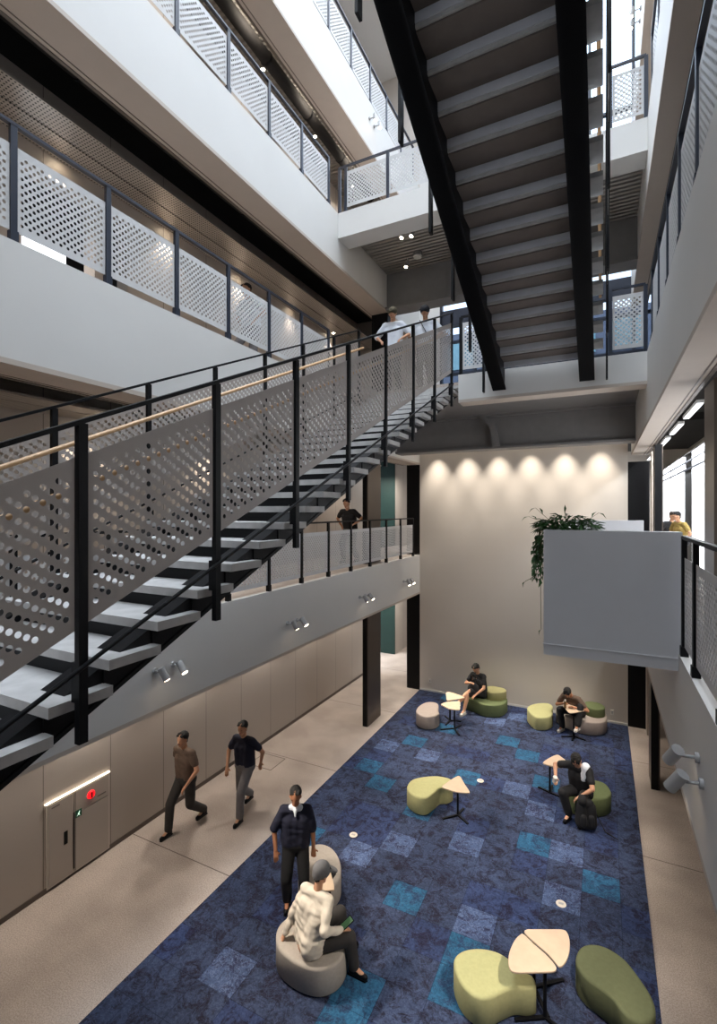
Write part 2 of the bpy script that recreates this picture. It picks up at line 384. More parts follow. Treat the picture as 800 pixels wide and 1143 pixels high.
# back wall
struct('wall_back', M().box(XL, .53, YB, YB+.3, 0, 7.3), BACKW)
struct('wall_back', M().box(-5.13, XL, YB, YB+.3, 0, 2.78).box(-5.13, XL, YB, YB+.3, 3.9, 6.5), BLACK)
struct('wall_back', M().box(.53, .92, YB, YB+.3, 0, 2.9).box(.53, .98, YB, YB+.3, 3.9, 6.35), BLACK)
struct('baseboard_back', M().box(XL, .53, YB-.015, YB, .0, .06), WHITE)
struct('wall_far', M().box(-10, 5.5, 20, 20.2, 0, 7.3), WALLP)
struct('wall_near', M().box(-10, 5.5, YN-.2, YN, 0, 7.6).box(-10, XL-.1, YN-.2, YN, 7.6, 18.4).box(XR+.1, 5.5, YN-.2, YN, 7.6, 18.4).box(XL-.1, XR+.1, YN-.2, YN, 10.8, 18.4), WALLP)
wn = M()  # unseen window added so daylight reaches the stair undersides
for i in range(7): wn.box(XL+i*.888-.03, XL+i*.888+.03, YN-.12, YN, 7.6, 10.8)
for z in (7.65, 9.3, 10.75): wn.box(XL, XR, YN-.11, YN-.01, z-.03, z+.03)
struct('added_near_window', wn, NAVY)
struct('wall_right', M().box(WR, WR+.2, YN, 8.2, 0, 18).box(WR, WR+.2, 8.2, 20, 0, 3.9).box(WR, WR+.2, 8.2, 20, 7.2, 18), WALLP)

# gallery slabs: white fascia + lip, dark soffit; one mesh per piece
def gallery(side, lvl):
    zb, zf = LV[lvl]
    m = M(); ud = M(); tr = M(); cl = M()
    yend = YB if lvl > 2 else YB
    if side == 'left':
        m.box(XL-.12, XL, YN, yend, zb+.05, zf)
        cl.box(XL-.49, XL, YN, yend, zb, zb+.05)
        tr.box(XL-.53, XL-.49, YN, yend, zb-.01, zb+.16).box(XL-.44, XL-.425, YN, yend, zb-.004, zb)
        m2 = M().box(WL, XL-.12, YN, 13.35 if lvl > 3 else (20 if lvl == 2 else 13.9), zf-.14, zf)
        ud.box(WL, XL-.12, YN, 13.9 if lvl < 4 else yend, zf-.2, zf-.142)
    else:
        m.box(XR, XR+.12, YN, yend, zb+.05, zf)
        cl.box(XR, XR+.3, YN, yend, zb, zb+.05)
        tr.box(XR+.3, XR+.34, YN, yend, zb-.01, zb+.14).box(XR+.25, XR+.265, YN, yend, zb-.004, zb)
        m2 = M().box(XR+.12, WR, YN, 20 if lvl == 2 else yend, zf-.14, zf)
        ud.box(XR+.12, WR, YN, yend, zf-.2, zf-.142)
    struct('wall_%s_gallery' % side, m, WHITE).name = 'trim_1'
    struct('ceiling', cl, LIPM)
    struct('trim_2', tr, mat('trim_bronze', (96, 86, 78), .5) if 'trim_bronze' not in bpy.data.materials else bpy.data.materials['trim_bronze'])
    struct('floor', m2, CONC)
    struct('ceiling', ud, DECK if lvl == 5 else DARK)
for l in (2, 3, 4, 5):
    gallery('left', l); gallery('right', l)
# suspended ceiling strips over the left galleries
for zc, m_ in ((10.05, PCEIL), (13.35, None), (6.5, PCEIL), (2.78, LIPM)):
    if m_ is None: continue
    s_ = M()
    if zc == 2.78: s_.box(WL, XL-.53, YN, 13.9, zc, zc+.03)
    else: s_.box(WL, -6.31, YN, 13.3, zc, zc+.03).box(-6.29, -5.93, YN, 13.3, zc, zc+.03)
    struct('ceiling', s_, m_)
# dark divisions closing the left galleries at the back, with a white jamb beyond
struct('wall_back', M().box(-5.16, XL, 11.0, 11.25, 7.62, 10.05), BLACK)
struct('wall_back', M().box(WL, XL, YB, YB+.2, 7.62, 18), WALLP)
# green / white end of the left gallery on level 2, ceiling piece above
struct('ceiling', M().box(-10, 5.5, YB+.3, 20, 7.3, 7.5), DARK)
struct('wall_side', M().box(-10.2, -10, 13.9, 20, 0, 7.4).box(5.5, 5.7, YN, 20.2, 0, 7.4), WALLP).name = 'wall_right'

# bridges between the galleries
b4 = M().box(XL, XR, 8.5, 8.62, 10.62, 11.12).box(XL, XR, 8.62, 8.95, 10.62, 10.68)
struct('trim_3', b4, WHITE)
struct('ceiling', M().box(XL, XR, 8.62, 11.0, 10.95, 11.0), DECK)
struct('floor', M().box(XL, XR, 8.62, 11.3, 11.0, 11.12), CONC)
struct('trim_4', M().box(XL, XR, 10.95, 11.2, 10.1, 10.95).box(XL, XR, 10.85, 11.3, 10.06, 10.12), BEAMG)
b3 = M().box(-2.32, XR, 8.6, 8.72, 7.17, 7.62)
struct('trim_5', b3, WHITE)
struct('ceiling', M().box(-2.32, XR, 8.6, 8.95, 7.12, 7.17), LIPM)
struct('floor', M().box(-2.32, XR, 8.72, YB, 7.5, 7.62).box(XL, -2.32, 9.09, YB, 7.5, 7.62).box(XL, -4.12, 8.6, 9.09, 7.5, 7.62), CONC)
struct('ceiling', M().box(XL, -2.32, 9.12, YB, 7.42, 7.5).box(-2.32, XR, 8.78, YB, 7.42, 7.5), BEAMG)
struct('trim_6', M().box(XL, XR, 11.62, 11.82, 6.66, 7.42).box(XL, XR, 11.5, 11.94, 6.62, 6.67).box(XL, XR, 11.5, 11.94, 7.37, 7.42), BEAMG)
struct('trim_7', M().prism([(-2.28, 11.45, 6.67), (-2.14, 11.45, 6.67), (-2.24, 11.45, 7.2), (-2.5, 11.45, 7.41), (-2.66, 11.45, 7.41), (-2.36, 11.45, 7.14)], (0, 0, 0), (0, .17, 0)), BEAMG)
struct('floor', M().box(XL, XR, -.3, 1.1, 10.8, 11.12), WHITE)
# near landing under the viewer
struct('floor', M().box(XL, XR, YN, .3, 3.6, 3.9), CONC)

# left columns and right pillars (steel blade columns)
for n_, (x0, x1, y0, y1, z0, z1, m_) in enumerate([(-5.16, -5.03, 10.5, 11.25, 0, 2.78, BRONZE), (-5.16, -5.03, 10.5, 11.25, 3.9, 6.5, BRONZE),
        (.8, .94, 10.55, 11.1, 0, 2.9, BRONZE), (.92, 1.06, 11.3, 11.7, 3.9, 6.5, BRONZE), (.95, 1.3, 5.7, 6.2, 3.9, 6.47, BRONZE), (.9, 1.0, 13.0, 13.34, 0, 2.9, LIPM), (.96, 1.06, 12.6, 12.9, 3.9, 6.5, LIPM)]):
    o = struct('column', M().box(x0, x1, y0, y1, z0, z1), m_)
    if m_ is BRONZE and n_ < 4: struct('column', M().box(x0-.004, x1-.03, y0-.012, y0, z0, z1).box(x1-.028, x1-.02, y0-.012, y0, z0, z1), BLACK).parent = o
# right level 2: lit glazed partition along the gallery
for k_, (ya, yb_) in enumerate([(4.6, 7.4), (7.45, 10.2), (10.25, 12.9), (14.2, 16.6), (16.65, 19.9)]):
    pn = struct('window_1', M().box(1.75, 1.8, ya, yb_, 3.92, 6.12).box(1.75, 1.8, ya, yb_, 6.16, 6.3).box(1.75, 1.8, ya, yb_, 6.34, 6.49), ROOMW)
struct('window_1', M().box(1.74, 1.82, 4.6, 19.9, 6.12, 6.16).box(1.74, 1.82, 4.6, 19.9, 6.3, 6.34).box(1.74, 1.82, 7.4, 7.45, 3.9, 6.5).box(1.74, 1.82, 10.2, 10.25, 3.9, 6.5).box(1.74, 1.82, 16.6, 16.65, 3.9, 6.5), NAVY)
struct('door_1', M().box(1.78, 1.86, 12.9, 14.2, 3.9, 6.12), NICHE)
struct('ceiling', M().box(1.75, WR, YN, 20, 6.49, 6.52), DARK)

# facade windows closing the hall above level 3
def facade():
    fr = M(); gl = M()
    x0, x1, z0, z1 = -4.1, XR+2, 7.62, 18
    xs = [x0+.95*i for i in range(8)]
    for x in xs: fr.box(x-.035, x+.035, YB, YB+.12, z0, z1)
    for z in (7.7, 9.0, 9.9, 12.4, 14.9): fr.box(x0, x1, YB+.01, YB+.11, z-.035, z+.035)
    fr.box(x0, x1, YB, YB+.2, 10.35, 10.8)
    o = struct('window_2', fr, NAVY)
    for i in range(7):
        gl = M().box(xs[i]+.035, xs[i+1]-.035, YB+.06, YB+.07, z0+.1, z1)
        g = gl.build('pane', GLASS); g.parent = o
    struct('wall_back', M().box(XL, x0-.035, YB, YB+.2, 7.62, 18), WHITE)
m, nt, b = nodes('window_glass'); b.inputs['Base Color'].default_value = (.85, .93, 1, 1); b.inputs['Roughness'].default_value = .02
b.inputs['Transmission Weight'].default_value = 1; b.inputs['IOR'].default_value = 1.01; GLASS = m
facade()
# neighbouring building outside the facade
def neighbour():
    m_ = M().box(-12, 8, 24, 25, 7.5, 14)
    o = tag(m_.build('office_building', mat('neighbour_wall', (58, 66, 84), .6)), 'dark blue office building seen through the windows behind the bridge', 'building')
    for i in range(-6, 4):
        for z in (8.2, 10.2, 12.2):
            M().box(i*1.8+.2, i*1.8+1.5, 23.94, 24, z, z+1.3).build('window', mat('nb_glass', (96, 128, 138), .15) if 'nb_glass' not in bpy.data.materials else bpy.data.materials['nb_glass'], o)
neighbour()

# roof with a long skylight over the void
rf = M().box(WL-.3, XL-.2, YN-.2, YB+.4, 18, 18.3).box(XR+.2, WR+.2, YN-.2, YB+.4, 18, 18.3)
struct('ceiling', rf, WHITE)
sk = M()
for i in range(11): sk.box(XL-.2, XR+.2, -3+i*1.6-.05, -3+i*1.6+.05, 18.0, 18.25)
for x in (XL+1.3, XL+2.65, XL+4.0): sk.box(x-.04, x+.04, YN, YB+.4, 18.0, 18.2)
struct('window_3', sk, WHITE)
# level 5 left corridor: pale wall with dark panels
for k, y in enumerate((7.9, 10.0, 12.0)):
    struct('door_%d' % (k+2), M().box(WL, WL+.05, y, y+.9, 14.47, 16.8), mat('blue_grey_panel', (90, 104, 128), .4) if 'blue_grey_panel' not in bpy.data.materials else bpy.data.materials['blue_grey_panel'])

# balcony box with solid parapet on the right of level 2
bx = M().box(-.53, XR+.03, 5.16, 5.28, 3.76, 5.0).box(-.53, -.41, 5.28, 9.3, 3.76, 5.0).box(-.53, XR, 9.3, 9.42, 3.76, 5.02).box(-.41, XR, 5.28, 9.3, 3.76, 3.9)
bx.box(-.54, XR, 5.15, 5.165, 3.865, 3.872)
struct('wall_balcony', bx, mat('parapet_grey_white', (200, 200, 202), .5, var=.012)).name = 'wall_right'
struct('floor', M().box(XR, XR+.12, YN, YB, 3.896, 3.915), WHITE)

# ================================================================== RAILINGS
PAN = mesh_of(perf_sheet(.88, .1, .88), 'perforated_panel', PERF)
PANS = mesh_of(perf_sheet(.88, .1, .8, n=12), 'perforated_panel_low', PERF)
PANX = mesh_of(perf_sheet(.88, .1, .88, axis='x'), 'perforated_panel_cross', PERF)
def rail_y(label, x, ys, zf, h, mt, pan=PAN, dx=0., endpost=True):
    t = thing('gallery_railing', label, 'railing', (x, ys[0], zf))
    pm = M().box(-.02, .02, -.028, .028, -.03, h-.02).box(-.03, .03, -.034, .034, 0, .1)
    pme = mesh_of(pm, 'post', mt)
    for y in ys: place('post', pme, t, (x, y, zf))
    for a, b_ in zip(ys[:-1], ys[1:]):
        if abs(b_-a-.942) < .02: place('perforated_panel', pan, t, (x+dx, a+.031, zf))
    M().bar((x, ys[0]-.02, zf+h-.012), (x, ys[-1]+.02, zf+h-.012), .045, .03).build('top_rail', mt, t)
    return t
G = [2.53+.942*k for k in range(-4, 12)]
rail_y('perforated grey metal railing of the left gallery on the third level', XL-.04, [y for y in G if y < 8.3], 7.62, 1.08, NAVY)
rail_y('pale perforated railing of the left gallery on the fourth level', XL-.04, [y for y in G if y < 8.3], 11.12, .93, NAVY, PANS)
rail_y('topmost pale perforated railing of the left gallery on the fifth level', XL-.04, [y for y in G if y < 13.2 and y > 2], 14.47, .93, NAVY, PANS)
rail_y('perforated railing of the left gallery on the second level below the stair', XL-.04, [y for y in G if y < 13.2 and y > -.5], 3.9, 1.07, BLACK)
rail_y('perforated railing of the right gallery on the third level', XR+.04, [y for y in G if y < 8.6 and y > -1], 7.62, 1.06, NAVY)
rail_y('perforated railing of the right gallery on the fourth level', XR+.04, [y for y in G if y < 8.6 and y > -1], 11.12, .97, NAVY, PANS)
rail_y('grey perforated railing beside the white balcony on the right of the second level', XR+.035, [4.5-3*.942, 4.5-2*.942, 4.5-.942, 4.5, 5.1], 3.9, 1.07, BLACK)
o_ = [o for o in C.objects if o.get('label', '').startswith('grey perforated railing beside')][0]
place('perforated_panel', mesh_of(perf_sheet(.53, .1, .88), 'perforated_panel_short', PERF), o_, (XR+.035, 4.535, 3.9))
def rail_x(label, y, xs, zf, h, mt, top):
    t = thing('bridge_railing', label, 'railing', (xs[0], y, zf))
    pme = mesh_of(M().box(-.028, .028, -.02, .02, -.1, h-.02), 'post', mt)
    for x in xs: place('post', pme, t, (x, y, zf))
    for a, b_ in zip(xs[:-1], xs[1:]):
        L = b_-a-.06
        if L > .1: place('perforated_panel', mesh_of(perf_sheet(L, .09, top, axis='x'), 'perforated_panel_cross', PERF), t, (a+.03, y, zf))
    M().bar((xs[0], y, zf+h-.012), (xs[-1], y, zf+h-.012), .045, .03).build('top_rail', mt, t)
rail_x('perforated railing of the upper bridge left of the hanging stair', 8.53, [XL+.02, -4.572, -3.664, -2.76, -1.9], 11.12, .92, NAVY, .8)
rail_x('perforated railing of the upper bridge right of the hanging stair', 8.53, [.1, .58], 11.12, .97, NAVY, .82)
rail_x('perforated railing of the lower bridge between the two stairs', 8.63, [-2.28, -1.83], 7.62, 1.05, BLACK, .93)
rail_x('perforated railing of the lower bridge right of the hanging stair', 8.63, [.1, .58], 7.62, 1.05, NAVY, .93)

# ================================================================== STAIRS
def stair(label, xn, xf, nose, going, rise, n, Y0, dirY, rail_of, posts, postlen, sb, xs_near, xs_far, rod_off, pan_lo, pan_hi, soffit, loc, handrails):
    """xn/xf = railing planes. nose(k)->(y,z) of nosing k. dirY = direction of ascent along Y"""
    t = thing('staircase', label, 'staircase', loc)
    xa, xb = min(xn, xf), max(xn, xf)
    tm = None
    for k in range(n):
        y, z = nose(k); ye = y+dirY*(going+.025)
        y0_, y1_ = min(y, ye), max(y, ye)
        o = M().box(xa+.05, xb-.05, y0_, y1_, z-.055, z)
        o = o.build('tread', TREAD, t)
        if k < 0: bevel(o, .006, 1)
        rk = M().box(xs_far-(.2 if soffit else 0), xs_near+(.2 if soffit else 0), y+dirY*.02 if dirY > 0 else y-.035, y+dirY*.035 if dirY > 0 else y-.02, z-rise-.02, z-.055)
        rk.build('riser', RISER if soffit else BLACK, t)
    if soffit:
        s_ = M()
        for k in range(n):
            y, z = nose(k); ye = y+dirY*going; s_.box(xs_far-.2, xs_near+.2, min(y, ye), max(y, ye), z-.075, z-.056)
        s_.build('soffit', SOFF, t)
    slope = dirY*rise/going
    ya, za = nose(0); yb, zb = nose(n-1); yb += dirY*going; zb += rise
    ya -= dirY*.05; za -= .05*rise/going
    for x0_ in (xs_near, xs_far-.22 if soffit else xs_far):
        x1_ = x0_+.22 if soffit else x0_+(.22 if x0_ == xs_far else -.22)
        lo, hi = (x0_, x1_) if x0_ < x1_ else (x1_, x0_)
        top = -.08 if soffit else -.055
        p = [(0, ya, za-sb), (0, yb, zb-sb), (0, yb, zb+top), (0, ya, za+top)]
        # I-section: web + flanges
        wi = .02 if soffit else .01
        w_ = M().prism(p, (lo+wi, 0, 0), (hi-wi, 0, 0))
        pf = [(0, ya, za-sb), (0, yb, zb-sb), (0, yb, zb-sb+.03), (0, ya, za-sb+.03)]
        w_.prism(pf, (lo, 0, 0), (hi, 0, 0))
        w_.build('stringer', BLACK, t)
    for side, x in (('near', xn), ('far', xf)):
        wdt = .05
        for y in posts:
            zt = rail_of(y)
            (M().box(x-.014, x+.014, y-.045, y+.045, zt-postlen, zt-.01) if soffit else M().box(x-.018, x+.018, y-.024, y+.024, zt-postlen, zt-.01).box(x-.05 if x == xb else x, x if x == xb else x+.05, y-.02, y+.02, zt-postlen+.2, zt-postlen+.4)).build('post', BLACK, t)
        y0_, y1_ = posts[0], posts[-1]
        M().bar((x, y0_, rail_of(y0_)), (x, y1_, rail_of(y1_)), .05, .022).build('top_rail', BLACK, t)
        if not soffit: M().tube((x+(.03 if x == xb else -.03), y0_, rail_of(y0_)-rod_off), (x+(.03 if x == xb else -.03), y1_, rail_of(y1_)-rod_off), .012).build('bottom_rod', BLACK, t)
        if handrails:
            dx = -.09 if x == xb else .09
            M().tube((x+dx, y0_, rail_of(y0_)-.345), (x+dx, y1_, rail_of(y1_)-.345), .021, n=10).build('handrail', WOOD, t)
    return t
# lower stair, rising away from the viewer
LR = lambda y: 5.64+.4425*(y-1.545)
lposts = [8.17-.9465*i for i in range(9)][::-1]
nl = lambda k: (1.412+.32*k, 4.25+.1404*k)
def nl2(k): return nl(k-3)
st1 = stair('black steel stair with pale treads and perforated sides rising to the bridge', -2.32, -4.1, nl2, .32, .1404, 27, 0, 1, LR, lposts, 1.6, .25,
            -2.44, -3.98, 1.21, 0, 0, False, (-3.2, .9, 3.9), True)
sl = .4425
PERFS = mat('perforated_sheet_stair', (164, 156, 150), .5, var=.03)
PST = mesh_of(perf_sheet(.875, -1.02, -.17, slope=sl, n=12), 'perforated_panel_stair', PERFS)
for x in (-2.32, -4.1):
    for y in lposts[:-1]:
        place('perforated_panel', PST, st1, (x, y+.035, LR(y+.035)))
# upper stair, hanging overhead and rising toward the viewer
UR = lambda y: 8.72+.4425*(8.6-y)
uposts = [8.37-.95*i for i in range(9)]
nu = lambda k: (8.49-.335*k, 7.77+.149*k)
st2 = stair('black steel stair seen from below, rising overhead from the bridge', .05, -1.82, nu, .335, .149, 22, 0, -1, UR, uposts, 1.62, .50,
            -.34, -1.48, 1.21, 0, 0, True, (-.9, 8.4, 7.62), True)
PSU = mesh_of(perf_sheet(.875, -1.02, -.17, slope=-sl, n=8), 'perforated_panel_upper', PERFS)
for x in (.05, -1.82):
    for y in uposts[1:]:
        place('perforated_panel', PSU, st2, (x, y+.035, UR(y+.035)))

# ================================================================== FURNITURE
def pouf(label, pts, k, mt, z=.33, z0=.02, tier=None, r=.032, cat='pouf'):
    P = [(x*k, y*k) for x, y in pts]
    cx = sum(p[0] for p in P)/len(P); cy = sum(p[1] for p in P)/len(P)
    t = thing('pouf', label, cat, (cx, cy, .012))
    S = catmull([Vector(p) for p in P], 5)
    if area2(S) < 0: S = S[::-1]
    soft_prism(M(), S, .03, z, r).build('seat', mt, t)
    soft_prism(M(), inset(S, .03), .013, .031, .002).build('base', BLACK, t)
    if tier:
        pts2, k2, mt2, z2 = tier
        S2 = catmull([Vector((x*k2, y*k2)) for x, y in pts2], 5)
        if area2(S2) < 0: S2 = S2[::-1]
        soft_prism(M(), S2, z-.005, z2, r).build('upper_tier', mt2, t)
    return t
K = 1.023
pouf('large pale lime bean-shaped pouf under the twin-topped table at the bottom', [(-1.41, 5.04), (-1.37, 5.19), (-1.22, 5.31), (-1.04, 5.36), (-.88, 5.33), (-.76, 5.25), (-.65, 5.25), (-.6, 5.16), (-.67, 5.09), (-.8, 5.03), (-.9, 4.92), (-1.0, 4.81), (-1.13, 4.77), (-1.29, 4.85)], K, F_YEL)
pouf('dark olive bean-shaped pouf at the right edge of the carpet in front', [(-.26, 5.69), (-.21, 5.84), (-.1, 5.93), (.04, 5.95), (.2, 5.88), (.33, 5.72), (.43, 5.53), (.44, 5.36), (.36, 5.24), (.26, 5.21), (.17, 5.25), (.09, 5.34), (-.01, 5.4), (-.15, 5.46), (-.24, 5.56)], K, F_OLI)
pouf('pale lime bean-shaped pouf beside the lone table in the middle of the carpet', [(-3.02, 7.87), (-3.02, 8.09), (-2.88, 8.27), (-2.69, 8.4), (-2.53, 8.44), (-2.4, 8.42), (-2.33, 8.27), (-2.4, 8.14), (-2.5, 8.07), (-2.54, 7.9), (-2.61, 7.7), (-2.76, 7.65), (-2.93, 7.73)], K, F_YEL)
pouf('light grey kidney pouf near the left end of the back wall', [(-3.95, 10.88), (-4.0, 11.18), (-3.94, 11.47), (-3.8, 11.6), (-3.63, 11.56), (-3.55, 11.37), (-3.51, 11.2), (-3.43, 11.03), (-3.46, 10.85), (-3.61, 10.7), (-3.8, 10.72)], K, F_PINK)
pouf('pale lime kidney pouf against the back wall between the two seated people', [(-1.63, 12.24), (-1.54, 12.58), (-1.27, 12.8), (-1.1, 12.7), (-1.09, 12.35), (-1.05, 12.16), (-1.16, 11.9), (-1.41, 11.83)], K, F_YEL)
pouf('moss green two-tiered pouf against the back wall under the person in black', [(-3.27, 12.6), (-3.2, 12.95), (-2.9, 12.98), (-2.5, 12.88), (-2.22, 12.82), (-2.16, 12.6), (-2.24, 12.3), (-2.42, 12.15), (-2.65, 12.12), (-2.9, 12.25), (-3.15, 12.35)], 1.014, F_GRN,
     tier=([(-2.66, 12.4), (-2.6, 12.63), (-2.4, 12.67), (-2.22, 12.62), (-2.15, 12.43), (-2.3, 12.24), (-2.52, 12.18)], 1.035, F_YG, .54))
pouf('long light grey pouf with green upper tier in the right corner of the back wall', [(-1.02, 12.66), (-.93, 12.9), (-.7, 12.98), (-.3, 12.95), (.03, 12.92), (.08, 12.62), (.0, 12.33), (-.24, 12.17), (-.61, 12.22), (-.9, 12.42)], 1.014, F_PINK,
     tier=([(-.4, 12.5), (-.32, 12.66), (-.12, 12.68), (.02, 12.55), (.02, 12.35), (-.14, 12.22), (-.33, 12.28)], 1.035, F_GRN, .54))
pouf('round moss green pouf under the person with the backpack', [(-.57, 8.92), (-.53, 9.16), (-.38, 9.4), (-.15, 9.53), (.03, 9.5), (.12, 9.27), (.08, 9.07), (-.07, 8.92), (-.27, 8.84), (-.45, 8.82)], K, F_GRN)
pouf('light grey pouf under the person in the cream shirt and cap', [(-3.29, 4.48), (-3.32, 4.62), (-3.26, 4.76), (-3.08, 4.86), (-2.8, 4.88), (-2.58, 4.82), (-2.49, 4.66), (-2.49, 4.48), (-2.59, 4.34), (-2.75, 4.28), (-2.97, 4.28), (-3.16, 4.34)], K, F_GRY)
# grey lounge pouf with a low curved back
t = pouf('empty light grey pouf behind the small table and the seated person in the cap', [(-3.52, 5.28), (-3.72, 5.62), (-3.74, 5.82), (-3.6, 5.96), (-3.42, 5.96), (-3.24, 5.84), (-3.1, 5.66), (-3.04, 5.48), (-3.08, 5.3), (-3.28, 5.2)], K, F_GRY)

def table(label, loc, tops, posts, feet, z=.58, group=None):
    t = thing('side_table', label, 'table', (*loc, .012))
    for pts in tops:
        S = catmull([Vector(p) for p in pts], 4)
        if area2(S) < 0: S = S[::-1]
        soft_prism(M(), S, z-.022, z, .004, .004, 2).build('tabletop', PLY, t)
    for (x, y) in posts:
        M().tube((x, y, .045), (x, y, z-.03), .018, n=12).build('post', BLACK, t)
        M().box(x-.07, x+.07, y-.05, y+.05, z-.03, z-.022).build('mounting_plate', BLACK, t)
    for a, b_ in feet:
        M().bar((*a, .033), (*b_, .027), .035, .02).build('leg', BLACK, t)
    return t
def tri(cx, cy, ang, w=.56, d=.42):
    """softly rounded triangular top"""
    base = [(-w/2+.03, -d/2), (0, -d/2-.03), (w/2-.03, -d/2), (w/2, -d/2+.03), (w/2-.03, -d/2+.08), (w*.25, .02), (.05, d/2-.02), (0, d/2), (-.05, d/2-.02), (-w*.25, .02), (-w/2+.03, -d/2+.08), (-w/2, -d/2+.03)]
    c, s = math.cos(ang), math.sin(ang)
    return [(cx+x*c-y*s, cy+x*s+y*c) for x, y in base]
def sc(pts, k): return [(x*k, y*k) for x, y in pts]
KT = 1.031
def dens(pts): return pts
table('small triangular table in the middle beside the lime bean pouf', (-2.23, 8.23), [sc([(-2.19, 8.06), (-2.13, 8.05), (-2.02, 7.88), (-1.9, 7.71), (-1.92, 7.66), (-2.08, 7.61), (-2.27, 7.62), (-2.33, 7.65), (-2.31, 7.74), (-2.26, 7.9)], KT)], [(-2.2, 8.12)],
      [((-2.2, 8.12), (-2.4, 7.91)), ((-2.2, 8.12), (-1.99, 7.97)), ((-2.2, 8.12), (-2.16, 8.35))])
table('back one of the paired triangular tables beside the person in black', (-3.36, 11.69), [sc([(-3.44, 11.64), (-3.32, 11.69), (-3.14, 11.63), (-2.97, 11.54), (-2.97, 11.48), (-3.1, 11.32), (-3.25, 11.17), (-3.3, 11.2), (-3.37, 11.4)], KT)], [(-3.36, 11.69)],
      [((-3.36, 11.69), (-3.55, 11.9)), ((-3.36, 11.69), (-3.1, 11.75)), ((-3.36, 11.69), (-3.38, 11.4))])
table('front one of the paired triangular tables beside the light grey kidney pouf', (-3.14, 11.46), [sc([(-3.34, 10.88), (-3.26, 11.06), (-3.14, 11.17), (-3.02, 11.22), (-2.97, 11.18), (-2.92, 10.97), (-2.88, 10.8), (-2.92, 10.74), (-3.1, 10.72), (-3.24, 10.8)], KT)], [(-3.14, 11.3)],
      [((-3.14, 11.3), (-3.42, 11.1)), ((-3.14, 11.3), (-2.95, 11.02)), ((-3.14, 11.3), (-3.05, 11.55))])
table('small triangular table in front of the person in the right back corner', (-.719, 12.5), [sc([(-.82, 12.06), (-.72, 12.16), (-.6, 12.17), (-.38, 12.04), (-.37, 11.95), (-.5, 11.8), (-.62, 11.68), (-.68, 11.69), (-.76, 11.88)], 1.02)], [(-.6, 12.12)],
      [((-.6, 12.12), (-.85, 12.0)), ((-.6, 12.12), (-.35, 12.05)), ((-.6, 12.12), (-.62, 11.9))], z=.64)
table('small triangular table left of the person with the backpack', (-.88, 9.56), [sc([(-.95, 9.2), (-.86, 9.42), (-.76, 9.58), (-.69, 9.55), (-.56, 9.38), (-.57, 9.26), (-.64, 9.16), (-.78, 9.13), (-.92, 9.14)], KT)], [(-.87, 9.52)],
      [((-.87, 9.52), (-1.08, 9.62)), ((-.87, 9.52), (-.62, 9.45)), ((-.87, 9.52), (-.85, 9.8))])
TWIN = [[(-0.761, 5.542), (-0.75, 5.592), (-0.689, 5.627), (-0.536, 5.704), (-0.405, 5.766), (-0.352, 5.753), (-0.321, 5.66), (-0.313, 5.539), (-0.328, 5.422), (-0.359, 5.329), (-0.39, 5.291), (-0.418, 5.302), (-0.505, 5.382), (-0.637, 5.459)], [(-0.769, 5.516), (-0.808, 5.484), (-0.844, 5.397), (-0.866, 5.282), (-0.871, 5.179), (-0.857, 5.089), (-0.828, 5.032), (-0.779, 5.027), (-0.653, 5.09), (-0.514, 5.164), (-0.437, 5.214), (-0.42, 5.252), (-0.431, 5.284), (-0.516, 5.361), (-0.647, 5.437)]]
table('oval plywood table of two nested tops on black posts beside the large lime pouf', (-.6, 5.4),
      TWIN,
      [(-.67, 5.56), (-.53, 5.28)], [((-.67, 5.56), (-.39, 5.8)), ((-.53, 5.28), (-.8, 5.12)), ((-.53, 5.28), (-.3, 5.2)), ((-.67, 5.56), (-.5, 5.3)), ((-.67, 5.56), (-.8, 5.75))], z=.6)
table('small triangular table between the seated person in the cap and the empty grey pouf', (-3.05, 5.25), [sc([(-3.18, 5.28), (-3.12, 5.32), (-2.98, 5.18), (-2.84, 5.01), (-2.85, 4.96), (-3.0, 4.89), (-3.1, 5.05)], KT)], [(-3.1, 5.35)],
      [((-3.1, 5.35), (-2.9, 5.45)), ((-3.1, 5.35), (-3.0, 5.15))], z=.6)

# ================================================================== PEOPLE
def bake(o, vox, it=5):
    r = o.modifiers.new('r', 'REMESH'); r.mode = 'VOXEL'; r.voxel_size = vox; r.use_smooth_shade = True
    s_ = o.modifiers.new('s', 'SMOOTH'); s_.factor = .5; s_.iterations = it
    dg = bpy.context.evaluated_depsgraph_get(); ev = o.evaluated_get(dg)
    me = bpy.data.meshes.new_from_object(ev, depsgraph=dg); o.modifiers.clear(); old = o.data; mts = [m for m in old.materials]
    o.data = me; bpy.data.meshes.remove(old)
    if not me.materials:
        for m_ in mts: me.materials.append(m_)
    me.polygons.foreach_set('use_smooth', [True]*len(me.polygons)); return o
def push(o, fn):
    me = o.data; nn = [v.normal.copy() for v in me.vertices]; cc = [v.co.copy() for v in me.vertices]; out = []
    for n_, c in zip(nn, cc): out += list(c+n_*fn(c))
    me.vertices.foreach_set('co', out); me.update()
def ik(a, c, l1, l2, hint):
    a, c = Vector(a), Vector(tuple(c)[:3]); d = c-a; L = min(d.length, (l1+l2)*.999); d = d.normalized(); c = a+d*L
    x = (l1*l1-l2*l2+L*L)/(2*L); h = math.sqrt(max(0, l1*l1-x*x)); hv = Vector(hint); hv = (hv-d*hv.dot(d)).normalized()
    return a+d*x+hv*h, c
